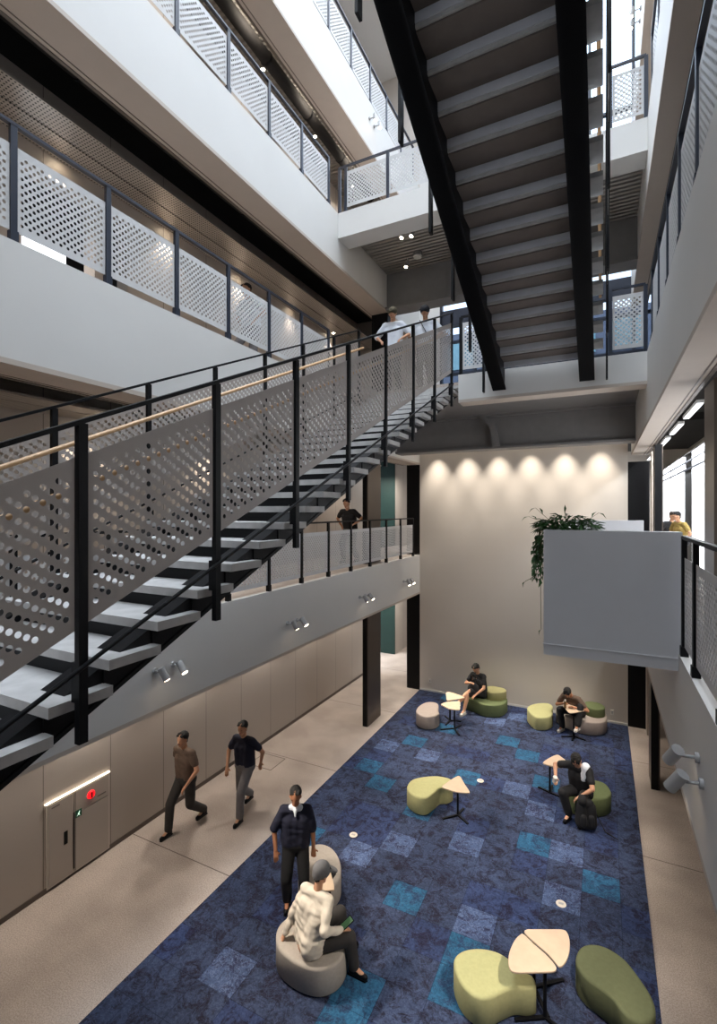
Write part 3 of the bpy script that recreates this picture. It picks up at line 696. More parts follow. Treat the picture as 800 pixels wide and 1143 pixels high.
def person(label, loc, face, pel, lean, head, hands, feet, kn, shirt, trousers, hair=HAIR, skin=SKIN, sleeves='short', s=1., shorts=False, skirt=False, vox=.011,
           cap=None, shoes=BLACK, group=None, hhint=((1, -.4, -.6), (-1, -.4, -.6)), fem=False, long_hair=False, sd='person', lookdir=None, twist=0., curl=.6, loose=.0):
    """local frame: y forward, x to the person's right. pel = hip height; lean=(dx,dy) of neck from pelvis; head=(pitch down angle, yaw)"""
    fx, fy = face; rz = math.atan2(-fx, fy)
    t = bpy.data.objects.new('person', None); C.objects.link(t); t.location = loc; t.rotation_euler = (0, 0, rz); t.scale = (s, s, s); t['_local'] = 1
    tag(t, label, 'person', group)
    P = Vector((0, 0, pel)); tl = .50; lx, ly = lean
    lz = math.sqrt(max(.01, tl*tl-lx*lx-ly*ly)); N = P+Vector((lx, ly, lz)); up = (N-P).normalized()
    rt = Vector((math.cos(twist), math.sin(twist), 0)); fw = up.cross(rt)*-1; fw = Vector((0, 1, 0)) if fw.length < .1 else rt.cross(up)*-1
    fw = (Vector((-rt.y, rt.x, 0))-up*Vector((-rt.y, rt.x, 0)).dot(up)).normalized()
    sw = .15 if fem else .168
    SR = N+rt*sw-up*.045; SL = N-rt*sw-up*.045
    hr = Vector((1, 0, 0)); HR = P+hr*.09+Vector((0, 0, -.02)); HL = P-hr*.09+Vector((0, 0, -.02))
    body = M(); ch = P.lerp(N, .62); wa = P.lerp(N, .28)
    # torso
    for q in (-1, 0, 1): body.cap(P+hr*.06*q, ch+rt*.075*q, .1, .1)
    body.cap(ch-rt*.05, N-up*.06-rt*.03, .1, .065); body.cap(ch+rt*.05, N-up*.06+rt*.03, .1, .065)
    body.cap(SL, SR, .055, .055); body.cap(P-hr*.06-Vector((0, .03, .03)), P+hr*.06-Vector((0, .03, .03)), .11, .11)
    # neck and head
    pitch, yaw = head
    hd = up*.35+Vector((0, 0, 1))*.65; hd = (hd+fw*math.sin(pitch)*.6).normalized()
    NK = N+hd*.06; HC = N+hd*.17+fw*.025
    Rz = Matrix.Rotation(yaw, 3, 'Z'); fv = Rz@Vector((-math.sin(twist), math.cos(twist), 0)); rv = Rz@Vector((math.cos(twist), math.sin(twist), 0))
    fvp = (fv*math.cos(pitch)-Vector((0, 0, 1))*math.sin(pitch)).normalized(); uv = rv.cross(fvp).normalized()
    R = Matrix((rv, fvp, uv)).transposed()
    body.cap(N-up*.03, NK+hd*.05, .055, .05)
    body.ell(HC+uv*.015, (.074, .094, .102), R); body.cap(HC-uv*.05+fvp*.03, HC-uv*.075+fvp*.052, .052, .034)
    body.cap(HC+fvp*.085+uv*.01, HC+fvp*.104-uv*.018, .008, .013, 8, 3)     # nose
    body.cap(HC+fvp*.078+uv*.03-rv*.03, HC+fvp*.078+uv*.03+rv*.03, .012, .012, 8, 3)  # brow
    for sg in (1, -1): body.ell(HC+rv*.076*sg-fvp*.005, (.012, .022, .03), R, 10, 6)   # ears
    shirt_m = M(); infl = .016
    for q in (-1, 0, 1): shirt_m.cap(P+hr*(.075+loose)*q+up*.01, ch+rt*.09*q, .122+loose, .114+loose*.6)
    shirt_m.cap(ch-rt*.07, N-up*.06-rt*.05, .11, .07); shirt_m.cap(ch+rt*.07, N-up*.06+rt*.05, .11, .07); shirt_m.cap(N-up*.08-rt*.05, N-up*.08+rt*.05, .075, .075)
    shirt_m.cap(SL, SR, .07, .07)
    arms = []
    for i, (S_, sg) in enumerate(((SR, 1), (SL, -1))):
        Wt = hands[i]
        E_, W_ = ik(S_, Wt, .29, .255, hhint[i])
        body.cap(S_, E_, .05, .04); body.cap(E_, W_, .039, .026)
        d = (W_-E_).normalized()
        if sleeves == 'long': shirt_m.cap(S_, E_, .066, .054); shirt_m.cap(E_, E_.lerp(W_, .93), .054, .038)
        elif sleeves == 'half': shirt_m.cap(S_, S_.lerp(E_, .95), .07, .066)
        else: shirt_m.cap(S_, S_.lerp(E_, .62), .068, .064)
        # hand: palm, four fingers in two phalanges, thumb from the palm's side
        side = d.cross(Vector((0, 0, 1)))
        side = (side.normalized() if side.length > .2 else Vector((0, 1, 0)).cross(d).normalized()*1.)
        nrm = side.cross(d).normalized()
        if nrm.z > 0: nrm = -nrm
        pc = W_+d*.05
        for q in (-1, 0, 1): body.cap(W_+d*.012+side*q*.014, W_+d*.085+side*q*.024, .0155, .0135, 8, 3)
        for q, fl in ((-1.5, .034), (-.5, .042), (.5, .045), (1.5, .038)):
            b0 = W_+d*.088+side*q*.0185; b1 = b0+(d*math.cos(curl*.5)+nrm*math.sin(curl*.5))*fl; b2 = b1+(d*math.cos(curl*1.5)+nrm*math.sin(curl*1.5))*fl*.8
            body.cap(b0-d*.01, b1, .0092, .0086, 8, 3); body.cap(b1, b2, .0086, .0076, 8, 3)
        ts = -1 if i == 0 else 1
        tb = W_+d*.03+side*ts*.026; t1 = tb+(d*.6+side*ts*.75+nrm*.3).normalized()*.036; t2 = t1+(d*.9+nrm*.35+side*ts*.15).normalized()*.028
        body.cap(tb-side*ts*.012, t1, .0125, .0098, 8, 3); body.cap(t1, t2, .0098, .0085, 8, 3)
        arms.append((S_, E_, W_, d, side))
    tr = M(); tr.cap(P-hr*.075-Vector((0, 0, .02)), P+hr*.075-Vector((0, 0, .02)), .128, .128)
    legs = []
    for i, H_ in enumerate((HR, HL)):
        K_, A_ = ik(H_, feet[i], .44, .42, kn[i])
        body.cap(H_, K_, .08, .055); body.cap(K_, K_.lerp(A_, .4), .052, .055); body.cap(K_.lerp(A_, .35), A_, .055, .036)
        tf = Vector((kn[i][0]*.3 if abs(kn[i][0]) < 2 else 0, 1, 0)).normalized()
        if len(feet[i]) > 3: tf = Vector((feet[i][3], feet[i][4], 0)).normalized()
        toe = A_+tf*.15-Vector((0, 0, .05)); heel = A_-tf*.035-Vector((0, 0, .045))
        body.cap(A_, toe, .034, .026)
        if skirt: tr.cap(H_, H_.lerp(K_, .8), .105, .1)
        elif shorts: tr.cap(H_, K_.lerp(H_, .1), .1, .085)
        else: tr.cap(H_, K_, .1, .082); tr.cap(K_, A_+Vector((0, 0, .03)), .08, .068)
        legs.append((K_, A_, toe, heel, tf))
    if skirt: tr.cap(HL.lerp(legs[1][0], .3), HR.lerp(legs[0][0], .3), .1, .1)
    bo = body.build('body', skin, t, off=(0, 0, 0)); bake(bo, vox if vox < .011 else .0095, 3)
    sh = shirt_m
    if shirt is not None:
        sho = sh.build('shirt', shirt, t, off=(0, 0, 0)); bake(sho, .012, 4)
        from mathutils import noise as _n
        push(sho, lambda c: (.006+loose*.3)*_n.noise(Vector((c.x*9, c.y*9, c.z*22))))
    tro = tr.build('skirt' if skirt else ('shorts' if shorts else 'trousers'), trousers, t, off=(0, 0, 0)); bake(tro, .014, 5)
    for (K_, A_, toe, heel, tf) in legs:
        f_ = M(); f_.cap(heel+Vector((0, 0, .0)), A_+tf*.05-Vector((0, 0, .035)), .038, .043); f_.cap(A_+tf*.04-Vector((0, 0, .045)), toe-Vector((0, 0, .0)), .042, .033); f_.cap(heel+Vector((0, 0, .015)), A_-tf*.01, .04, .042)
        fo = f_.build('shoe', shoes, t, off=(0, 0, 0)); bake(fo, .012, 3)
        so = M(); pr = tf.cross(Vector((0, 0, 1)))
        zz = min(toe.z, heel.z)-.035
        a = Vector((heel.x, heel.y, zz)); b_ = Vector((toe.x, toe.y, zz)); a -= tf*.03; b_ += tf*.03
        so.prism([a+pr*.035, b_+pr*.03-tf*.02, b_, b_-pr*.03-tf*.02, a-pr*.035], (0, 0, 0), (0, 0, .016)); so.build('sole', SHOEW if shoes is SHOEW else BLACK, fo, off=(0, 0, 0))
    # hair
    h_ = M(); h_.ell(HC+uv*.05-fvp*.03, (.084, .09, .084), R); 
    if long_hair:
        h_.cap(HC-fvp*.05+uv*.02, HC-fvp*.07-uv*.12, .075, .06)
    else:
        h_.cap(HC-fvp*.04+uv*.01, HC-fvp*.045-uv*.04, .066, .05)
    for q in (-.05, -.017, .017, .05): h_.cap(HC+uv*.095+rv*q+fvp*.01, HC+uv*.08+rv*q*1.1+fvp*.06, .025, .014, 8, 3)
    ho = h_.build('hair', hair, t, off=(0, 0, 0)); bake(ho, .009, 2)
    rr_ = random.Random(5)
    push(ho, lambda c: rr_.uniform(-.004, .006))
    for sg in (1, -1): M().ell(HC+rv*.031*sg+fvp*.084+uv*.012, (.009, .005, .0055), R, 10, 6).build('eye', EYE, t, off=(0, 0, 0))
    M().ell(HC+fvp*.083-uv*.045, (.022, .008, .007), R, 10, 6).build('mouth', LIP, t, off=(0, 0, 0))
    if cap is not None:
        c_ = M(); c_.ell(HC+uv*.045-fvp*.016, (.1, .118, .1), R); c_.cap(HC-fvp*.05+uv*.02, HC-fvp*.06-uv*.0, .075, .068)
        co = c_.build('cap', cap, t, off=(0, 0, 0)); bake(co, .012, 2)
        br = M(); pts = []
        for a in range(-5, 6):
            an = a/5*.95; pts.append(HC+uv*.045+fvp*(.07+.15*math.cos(an))+rv*(.1*math.sin(an))-uv*(.02*math.cos(an)))
        pts = [HC+uv*.05+fvp*.05-rv*.08]+pts+[HC+uv*.05+fvp*.05+rv*.08]
        br.prism(pts, (0, 0, 0), tuple(uv*.012)); br.build('brim', cap, co, off=(0, 0, 0))
    t['_info'] = 1
    return t, dict(N=N, HC=HC, uv=uv, fv=fvp, rv=rv, arms=arms, legs=legs, ch=ch, up=up, fw=fw, P=P, R=R)
FN = Vector((0, 0, 0))
# standing man in navy, arm bent at the hip
t, I = person('standing person in navy polo shirt and black trousers beside an empty grey pouf', (-3.6, 5.33, .012), (.5, -.86), .92, (0, .02), (.22, -.1),
       [(.27, .12, .88), (-.25, .04, .84)], [(.12, .02, .09), (-.12, -.03, .09)], [(.1, 1, 0), (-.1, 1, 0)], T_NAVY, T_BLK, skin=SKIN2, sleeves='half', vox=.008, hhint=((1, -.5, 0), (-1, -.3, 0)), loose=.008, s=.925)
c_ = M(); c_.cap(I['N']-I['rv']*.06-I['uv']*.0+Vector((0, .02, -.01)), I['N']+I['rv']*.06+Vector((0, .02, -.01)), .05, .05); c_.cap(I['N']+Vector((0, .06, -.01)), I['N']+Vector((0, .1, -.08)), .03, .016)
bake(c_.build('collar', T_WHT, t, off=(0, 0, 0)), .012, 2)
# seated man in cream shirt and cap
t, I = person('seated person in loose cream shirt and grey cap with back turned', (-2.93, 4.6, .012), (.62, .78), .43, (-.04, .12), (.35, -.3),
       [(.26, .3, .62), (-.22, -.24, .37)], [(.22, .47, .09, .8, .6), (-.1, .5, .09)], [(.3, .3, 1), (0, .3, 1)], T_CRM, T_DGR, sleeves='long', vox=.008, cap=CAPG, hhint=((.8, -.4, -.7), (-1, -.7, .2)), curl=.4, twist=.55, loose=.03, s=.96)
WH = Matrix.Rotation(t.rotation_euler.z, 3, 'Z')@(I['arms'][0][2]+I['arms'][0][3]*.07)*.96+t.location
pm = M().box(.22, .3, .36, .5, .6, .612)
ph = M().box(-.038, .038, -.075, .075, 0, .01).build('phone', GLASSD); tag(ph, 'dark smartphone with green-tinted screen in the hand of the person in the cap', 'phone')
ph.location = WH+Vector((0, .02, .045)); ph.rotation_euler = (.35, .1, -.5)
M().box(-.032, .032, -.066, .066, .0101, .0115).build('screen', SCRN, ph, off=(0, 0, 0))['label'] = 'lit screen'
# person in black, legs crossed, green two-tier pouf
t, I = person('seated person in black top and dark shorts with crossed bare legs', (-2.85, 12.72, .012), (-.25, -.97), .43, (.05, .03), (.75, -.3),
       [(.12, .3, .74), (-.06, .34, .5)], [(.16, .58, .09), (.3, .62, .28)], [(0, .3, 1), (0, .3, 1)], T_BLK, T_BLK, skin=SKIN, shorts=True, shoes=SHOEW, fem=True)
ph = M().box(-.036, .036, -.005, .005, -.07, .07).build('phone', GLASSD); tag(ph, 'dark phone held up by the person in black on the green pouf', 'phone'); ph.location = (-2.98, 12.36, .93); ph.rotation_euler = (.5, 0, -.2)
M().box(-.03, .03, .0051, .0062, -.062, .062).build('screen', GLASSD, ph, off=(0, 0, 0))
bg = M(); bg.ell((0, 0, .15), (.15, .09, .17)); bgo = bg.build('handbag', T_BLK); tag(bgo, 'soft black bag on the lap of the person in black', 'bag'); bgo.location = (-2.98, 12.5, .44)
M().tube((-.08, 0, .28), (-.03, 0, .4), .008).tube((-.03, 0, .4), (.03, 0, .4), .008).tube((.03, 0, .4), (.08, 0, .28), .008).build('strap', T_BLK, bgo, off=(0, 0, 0))
# person bowed over small table, right corner
t, I = person('seated person in dark patterned shirt bowed over the small table in the right back corner', (-.55, 12.6, .012), (-.4, -.92), .43, (.02, .27), (1.1, .15),
       [(.12, .42, .68), (-.16, .4, .66)], [(.18, .36, .09), (-.26, .5, .3)], [(.2, .6, 1), (-.3, .6, 1)], T_BRN, T_BLK, skin=SKIN2, shoes=SHOEW)
bt = thing('water_bottle', 'small pale-capped bottle on the table in the right back corner', 'bottle', (-.78, 12.12, .645))
M().tube((-.78, 12.12, .645), (-.78, 12.12, .8), .026, .024, 14).build('bottle_body', mat('bottle_amber', (120, 92, 60), .2), bt)
M().tube((-.78, 12.12, .8), (-.78, 12.12, .84), .018, .018, 14).build('cap', SHOEW, bt)
# person with backpack
t, I = person('seated person in black and white top bending over beside the round green pouf', (-.33, 9.12, .012), (-.3, -.95), .43, (.0, .13), (1.0, .2),
       [(.34, .3, .66), (-.1, .36, .5)], [(.1, .33, .09), (-.12, .3, .09)], [(.2, .5, 1), (-.15, .5, 1)], T_BLK, T_BLK, skin=SKIN, hhint=((1, -.3, -.3), (-1, 0, .3)), s=.96)
WC = Matrix.Rotation(t.rotation_euler.z, 3, 'Z')@(I['arms'][0][2]+I['arms'][0][3]*.08)*.96+t.location
vs = M(); vs.cap(I['ch']-I['rv']*.09+I['fw']*.06, I['N']-I['rv']*.11+I['fw']*.02, .075, .075); vs.cap(I['N']-I['rv']*.11, I['ch']-I['rv']*.09-I['fw']*.05, .075, .075); vs.cap(I['ch']-I['rv']*.1+I['fw']*.06, I['P'].lerp(I['N'], .25)-I['rv']*.09+I['fw']*.07, .07, .06)
bake(vs.build('white_panel', T_WHT, t, off=(0, 0, 0)), .014, 3)
bp = thing('backpack', 'black backpack standing on the carpet before the round green pouf', 'backpack', (-.25, 8.72, .012), .3)
b0 = M(); b0.cap((-.07, 0, .14), (-.07, 0, .36), .1, .085); b0.cap((.07, 0, .14), (.07, 0, .36), .1, .085); b0.cap((-.06, 0, .12), (.06, 0, .12), .11, .11); b0.cap((-.05, 0, .42), (.05, 0, .42), .07, .07)
bake(b0.build('bag_body', T_BLK, bp, off=(0, 0, 0)), .012, 4)
b1 = M(); b1.cap((-.06, -.09, .13), (-.06, -.09, .24), .05, .05); b1.cap((.06, -.09, .13), (.06, -.09, .24), .05, .05); bake(b1.build('front_pocket', T_BLK, bp, off=(0, 0, 0)), .012, 4)
M().tube((-.04, .02, .48), (-.02, .02, .54), .009).tube((-.02, .02, .54), (.03, .02, .54), .009).tube((.03, .02, .54), (.05, .02, .48), .009).build('handle', T_BLK, bp, off=(0, 0, 0))
for sg in (1, -1):
    sm_ = M(); q = [(.06*sg, .1, .45), (.11*sg, .16, .36), (.12*sg, .16, .2), (.09*sg, .1, .07)]
    for a, c in zip(q[:-1], q[1:]): sm_.bar(a, c, .035, .01)
    sm_.build('shoulder_strap', T_BLK, bp, off=(0, 0, 0))
M().bar((.14, .02, .3), (.28, -.05, .02), .02, .006).bar((.28, -.05, .02), (.42, -.2, .006), .02, .006).build('dangling_strap', T_BLK, bp, off=(0, 0, 0))
bo = M().tube((0, 0, 0), (0, 0, .03), .035, .035, 16).tube((0, 0, .03), (0, 0, .1), .033, .036, 16); cup = bo.build('cup', SHOEW); tag(cup, 'white cup in the right hand of the person with the backpack', 'cup'); cup.location = WC+Vector((-.02, -.01, -.03)); cup.rotation_euler = (.3, .2, 0)
M().tube((0, 0, .1), (0, 0, .108), .038, .036, 16).build('lid', SHOEW, cup, off=(0, 0, 0))
# two walkers in the left corridor
person('walking person in brown top and dark trousers beside the wall cabinet in the corridor', (-6.1, 5.85, 0), (0, -1), .88, (0, .04), (.1, 0),
       [(.24, -.14, .86), (-.24, .22, .9)], [(.09, .3, .09), (-.09, -.32, .14)], [(0, 1, 0), (0, 1, 0)], T_BRN, T_DGR, s=.95)
person('walking person in navy top and grey trousers, farther one in the corridor', (-5.5, 6.6, 0), (.1, -1), .88, (0, .04), (.1, 0),
       [(.24, .2, .88), (-.24, -.14, .88)], [(.09, -.3, .14), (-.09, .3, .09)], [(0, 1, 0), (0, 1, 0)], T_NAVY, T_GRY, s=.95)
# pair at the top of the stair
t, I = person('person in white shirt and olive cap, left one of the pair at the stair top', (-3.83, 9.22, 7.62), (.1, -1), .9, (0, .03), (.25, 0),
       [(.22, .18, 1.0), (-.24, .2, 1.0)], [(.1, .05, .09), (-.1, -.05, .09)], [(0, 1, 0), (0, 1, 0)], T_WHT, T_DGR, sleeves='half', cap=mat('cap_olive', (92, 86, 70), .8))
t, I = person('person in white shirt with shoulder strap, right one of the pair at the stair top', (-3.22, 9.45, 7.62), (.1, -1), .9, (0, .03), (.25, 0),
       [(.22, .18, 1.0), (-.24, .2, 1.0)], [(.1, .05, .09), (-.1, -.05, .09)], [(0, 1, 0), (0, 1, 0)], T_WHT, T_DGR, sleeves='half', cap=mat('cap_dark', (44, 46, 54), .8))
M().bar(I['N']+I['rv']*.09+Vector((0, .12, -.01)), I['P']-I['rv']*.12+Vector((0, .165, .08)), .035, .01).build('bag_strap', T_BLK, t, off=(0, 0, 0))
# others on the galleries
person('person in black top and light trousers walking on the second level left gallery', (-5.6, 10.7, 3.9), (0, -1), .86, (0, .15), (.3, 0),
       [(.3, -.1, .9), (-.28, .3, 1.0)], [(.09, .2, .09), (-.09, -.2, .09)], [(0, 1, 0), (0, 1, 0)], T_BLK, T_GRY, s=.97)
person('person in pale shirt walking behind the third level railing beside the stair', (-5.6, 6.9, 7.62), (0, -1), .86, (0, .1), (.2, 0),
       [(.24, -.1, .9), (-.24, .2, .9)], [(.09, .2, .09), (-.09, -.2, .09)], [(0, 1, 0), (0, 1, 0)], T_WHT, T_GRY, s=.95)
person('person in black top, left one of two people on the right gallery', (1.32, 12.9, 3.9), (.5, -.9), .8, (0, .1), (.3, .1),
       [(.2, .2, .85), (-.22, .15, .8)], [(.09, .1, .09), (-.09, -.1, .09)], [(0, 1, 0), (0, 1, 0)], T_BLK, T_BLK, hair=HAIRB, s=.8)
person('person in yellow top, right one of two people on the right gallery', (1.5, 12.3, 3.9), (-.9, -.6), .8, (0, .1), (.3, -.3),
       [(.2, .2, .85), (-.22, .15, .8)], [(.09, .1, .09), (-.09, -.1, .09)], [(0, 1, 0), (0, 1, 0)], T_YEL, T_BLK, s=.8)

# ================================================================== FIXTURES
def wall_spot(label, x, y, z, sgn, aim, group=None):
    """cylinder spotlight on a short arm out of a wall; sgn = direction away from the wall"""
    t = thing('wall_spotlight', label, 'spotlight', (x, y, z), group=group)
    M().tube((x, y, z), (x+sgn*.025, y, z), .035, .035, 14).build('mounting_disc', GREYF, t)
    c = Vector((x+sgn*.15, y, z-.01)); M().tube((x+sgn*.02, y, z), c, .012, .012, 8).build('arm', GREYF, t)
    d = (Vector(aim)-c).normalized()
    h = M().tube(c-d*.07, c+d*.085, .042, .042, 18).build('lamp_head', GREYF, t)
    M().tube(c+d*.0852, c+d*.088, .034, .034, 16).build('lens', LAMPW, h, off=t.location)
    return c+d*.1, d
def spot(name, p, d, e, ang=60, blend=.6, col=(1, .89, .77), r=.03):
    l = bpy.data.lights.new(name, 'SPOT'); l.energy = e; l.spot_size = math.radians(ang); l.spot_blend = blend; l.color = col; l.shadow_soft_size = r
    o = bpy.data.objects.new(name, l); C.objects.link(o); o.location = p; o.rotation_euler = Vector(d).to_track_quat('-Z', 'Y').to_euler(); return o
ES = 300
pairs = [(4.05, 'nearest the cabinet'), (6.75, 'second from the stair side'), (9.45, 'third along the left fascia'), (12.05, 'nearest the back wall')]
for y, nm in pairs:
    for k, (dy, side, aim) in enumerate(((0, 'left', (-3.1, y+(.8 if y < 11 else -.9), 0)), (.27, 'right', (-1.6, y+(.2 if y < 11 else -.7), 0)))):
        p, d = wall_spot('grey spotlight on the left fascia, %s lamp of the pair %s' % (side, nm), XL, y+dy, 3.3, 1, aim)
        spot('fascia_light', p, d, ES*.9, 75, .8)
for k, (y, z, aim) in enumerate(((4.12, 3.46, (-1.0, 6.4, 0)), (3.95, 3.36, (-1.4, 5.0, 0)))):
    p, d = wall_spot('grey cylinder spotlight on the right fascia, %s of its pair' % ('upper left' if k == 0 else 'lower right'), XR, y, z, -1, aim)
    spot('fascia_light', p, d, ES*.9, 75, .8)
for y in (8.2, 11.0):
    p, d = wall_spot('grey cylinder spotlight on the right fascia hidden below the balcony, %s one' % ('nearer' if y < 9 else 'farther'), XR, y, 3.35, -1, (-1.2, y+.6, 0))
    spot('fascia_light', p, d, ES, 80, .8)
for y, x, sg, nm in ((9.95, XL, 1, 'left'), (9.9, XR, -1, 'right')):
    for dy, hh in ((0, 'front'), (.25, 'back')):
        wall_spot('white spotlight on the %s fifth level fascia, %s one of its pair' % (nm, hh), x, y+dy, 14.05, sg, (x+sg*.5, y-.3, 11))
# small ceiling spots and the smoke detector under the upper bridge
for x, y, nm in ((-3.64, 9.3, 'left one of the bright pair'), (-3.44, 9.33, 'right one of the bright pair'), (-3.99, 10.45, 'lone one beside the detector')):
    t = thing('ceiling_spotlight', 'small lit ceiling spotlight under the upper bridge, %s' % nm, 'spotlight', (x, y, 10.95))
    M().tube((x, y, 10.95), (x, y, 10.86), .02, .02, 10).build('stem', GREYF, t)
    M().tube((x, y, 10.88), (x-.03, y-.05, 10.74), .035, .04, 14).build('lamp_head', GREYF, t)
    M().tube((x-.0302, y-.0503, 10.7395), (x-.031, y-.052, 10.735), .034, .034, 14).build('lens', LAMPS, t)
    spot('bridge_light', (x-.035, y-.055, 10.72), (-.1, -.25, -1), 25, 80)
t = thing('smoke_detector', 'round smoke detector on the ceiling under the upper bridge', 'smoke detector', (-3.7, 10.3, 10.95))
M().tube((-3.7, 10.3, 10.95), (-3.7, 10.3, 10.86), .1, .1, 20).build('housing', BEAMG, t)
M().tube((-3.7, 10.3, 10.86), (-3.7, 10.3, 10.83), .1, .085, 20).build('cover', SHOEW, t)
# back wall washers
for i, x in enumerate((-4.18, -3.33, -2.5, -1.69, -.87, -.06)):
    o = thing('ceiling_washer', 'wall washer lamp above the white back wall, %s from the left' % ('first', 'second', 'third', 'fourth', 'fifth', 'sixth')[i], 'ceiling lamp', (x, 12.92, 7.42))
    M().tube((x, 12.92, 7.42), (x, 12.92, 7.3), .06, .06, 14).build('housing', BLACK, o)
    M().tube((x, 12.92, 7.299), (x, 12.92, 7.295), .045, .045, 14).build('lens', LAMPS, o)
    spot('washer_light', (x, 12.92, 7.28), (0, .12, -1), 330, 56, 1, (1, .9, .78), .02)
# corridor downlights (ground left, levels 2 and 3 left, right level 2)
ORD = ('nearest', 'second nearest', 'third nearest', 'fourth nearest', 'fifth nearest', 'sixth nearest')
def down(label, pts, e, zc, ang=95, col=(1, .87, .74)):
    for i, (x, y) in enumerate(pts):
        o = thing('downlight', label % ORD[i], 'ceiling lamp', (x, y, zc), group=label.split(',')[0])
        M().tube((x, y, zc), (x, y, zc-.012), .05, .05, 14).build('trim_ring', GREYF, o)
        M().tube((x, y, zc-.0121), (x, y, zc-.016), .036, .036, 14).build('lens', LAMPS, o)
        spot('downlight_lamp', (x, y, zc-.03), (0, 0, -1), e, ang, .7, col, .03)
down('recessed downlight along the ground floor corridor ceiling, %s to the viewer', [(-6.42, y) for y in (2.6, 4.6, 6.6, 8.6, 10.6, 12.6)], 85, 2.78, 120, (1, .9, .8))
down('recessed downlight in the perforated ceiling of the third level gallery, %s to the viewer', [(-6.6, 2.3+1.86*i) for i in range(6)], 110, 10.05, 85)
down('recessed downlight over the second level left gallery, %s to the viewer', [(-6.4, y) for y in (2, 4.5, 7, 9.5, 12)], 90, 6.5, 110)
down('recessed downlight over the fourth level left gallery, %s to the viewer', [(-6.2, y) for y in (2, 4, 6, 8, 10, 12)], 60, 14.2, 130)
for o in [o for o in C.objects if o.name.startswith('downlight_lamp')][-6:]: pass
# added pendant lamps further down brighten the metal deck over level 4
def area(name, p, d, e, sx, sy, col):
    l = bpy.data.lights.new(name, 'AREA'); l.shape = 'RECTANGLE'; l.size = sx; l.size_y = sy; l.energy = e; l.color = col
    o = bpy.data.objects.new(name, l); C.objects.link(o); o.location = p; o.rotation_euler = Vector(d).to_track_quat('-Z', 'Y').to_euler(); return o
for k, y in enumerate((9.5, 11.5, 13.5, 15.5, 17.5)):  # lamps added to brighten the white wall of this gallery
    t = thing('added_linear_lamp', 'added linear lamp brightening the right second level gallery, %s to the viewer' % ORD[k], 'ceiling lamp', (1.3, y, 6.85), group='added linear lamps over the right gallery')
    M().box(1.25, 1.35, y-.7, y+.7, 6.8, 6.85).build('housing', WHITE, t); M().box(1.26, 1.34, y-.69, y+.69, 6.79, 6.799).build('diffuser', ROOMW, t)
    area('gallery_fill_light', (1.3, y, 6.78), (0, 0, -1), 50, .1, 1.4, (.93, .97, 1))
# end rooms of the left gallery
area('end_room_light', (-7.6, 15.1, 2.6), (0, 0, -1), 40, .6, .6, (1, .93, .84)); area('end_room_light', (-6.0, 15.6, 2.7), (0, 0, -1), 50, .5, .5, (1, .93, .84))
area('end_room_light', (-7.2, 15.1, 6.4), (0, 0, -1), 50, .6, .6, (1, .95, .88)); area('end_room_light', (-6.0, 15.6, 6.4), (0, 0, -1), 60, .5, .5, (1, .95, .88))

# hydrant cabinet in the left wall
t = thing('hydrant_cabinet', 'flush beige fire hydrant cabinet in the corridor wall with red lamp', 'cabinet', (WL, 4.45, .04))
M().box(WL, WL+.02, 3.99, 4.93, .04, 1.2).build('frame', WALLP, t)
M().box(WL, WL+.035, 3.97, 4.93, 1.2, 1.212).build('light_strip', STRIP, t)
d1 = M().box(WL+.02, WL+.03, 4.02, 4.34, .06, 1.17).build('door', WPAN, t); M().box(WL+.0305, WL+.036, 4.22, 4.27, .52, .7).build('handle', BLACK, d1, off=t.location)
d2 = M().box(WL+.02, WL+.03, 4.37, 4.9, .06, .86).build('door', WPAN, t); M().box(WL+.0301, WL+.034, 4.355, 4.372, .1, .9).build('door_edge', BLACK, d2, off=t.location)
M().box(WL+.02, WL+.03, 4.37, 4.9, .88, 1.17).build('upper_panel', WPAN, t)
rl = M().tube((WL+.03, 4.62, 1.02), (WL+.05, 4.62, 1.02), .062, .05, 20).build('alarm_lamp', emis('red_lamp', (255, 20, 30), 1.6), t); rl['label'] = 'round glowing red lamp'
M().box(WL+.05, WL+.055, 4.605, 4.635, .98, 1.06).build('lamp_core', mat('dark_red', (70, 6, 10), .4), rl, off=t.location)
es = M().box(WL+.03, WL+.036, 4.385, 4.475, .8, .9).build('sign', mat('sign_green', (16, 92, 62), .5), t); es['label'] = 'small green sign with white running figure'
fg = M(); fg.tube((WL+.0365, 4.44, .875), (WL+.038, 4.44, .875), .008, .008, 10).bar((WL+.037, 4.437, .865), (WL+.037, 4.428, .838), .002, .014).bar((WL+.037, 4.43, .84), (WL+.037, 4.448, .815), .002, .007).bar((WL+.037, 4.428, .84), (WL+.037, 4.405, .82), .002, .007)
fg.bar((WL+.037, 4.436, .862), (WL+.037, 4.415, .85), .002, .006).build('figure', emis('sign_white', (230, 255, 240), .6), es, off=t.location)
M().box(WL+.0301, WL+.033, 4.05, 4.16, 1.115, 1.13).box(WL+.0301, WL+.033, 4.72, 4.86, .93, .945).build('caption_strip', mat('caption_grey', (96, 90, 86), .6), t)
# white panel, its glow put in by emission, in the dark doorway of level 3
tag(M().box(WL-.6, WL-.56, 3.98, 4.62, 7.62, 9.15).box(WL-.56, WL-.55, 4.02, 4.58, 7.66, 9.11).build('glowing_panel', ROOMW), 'white panel with put-in glow standing in the dark doorway behind the third level railing', 'board')
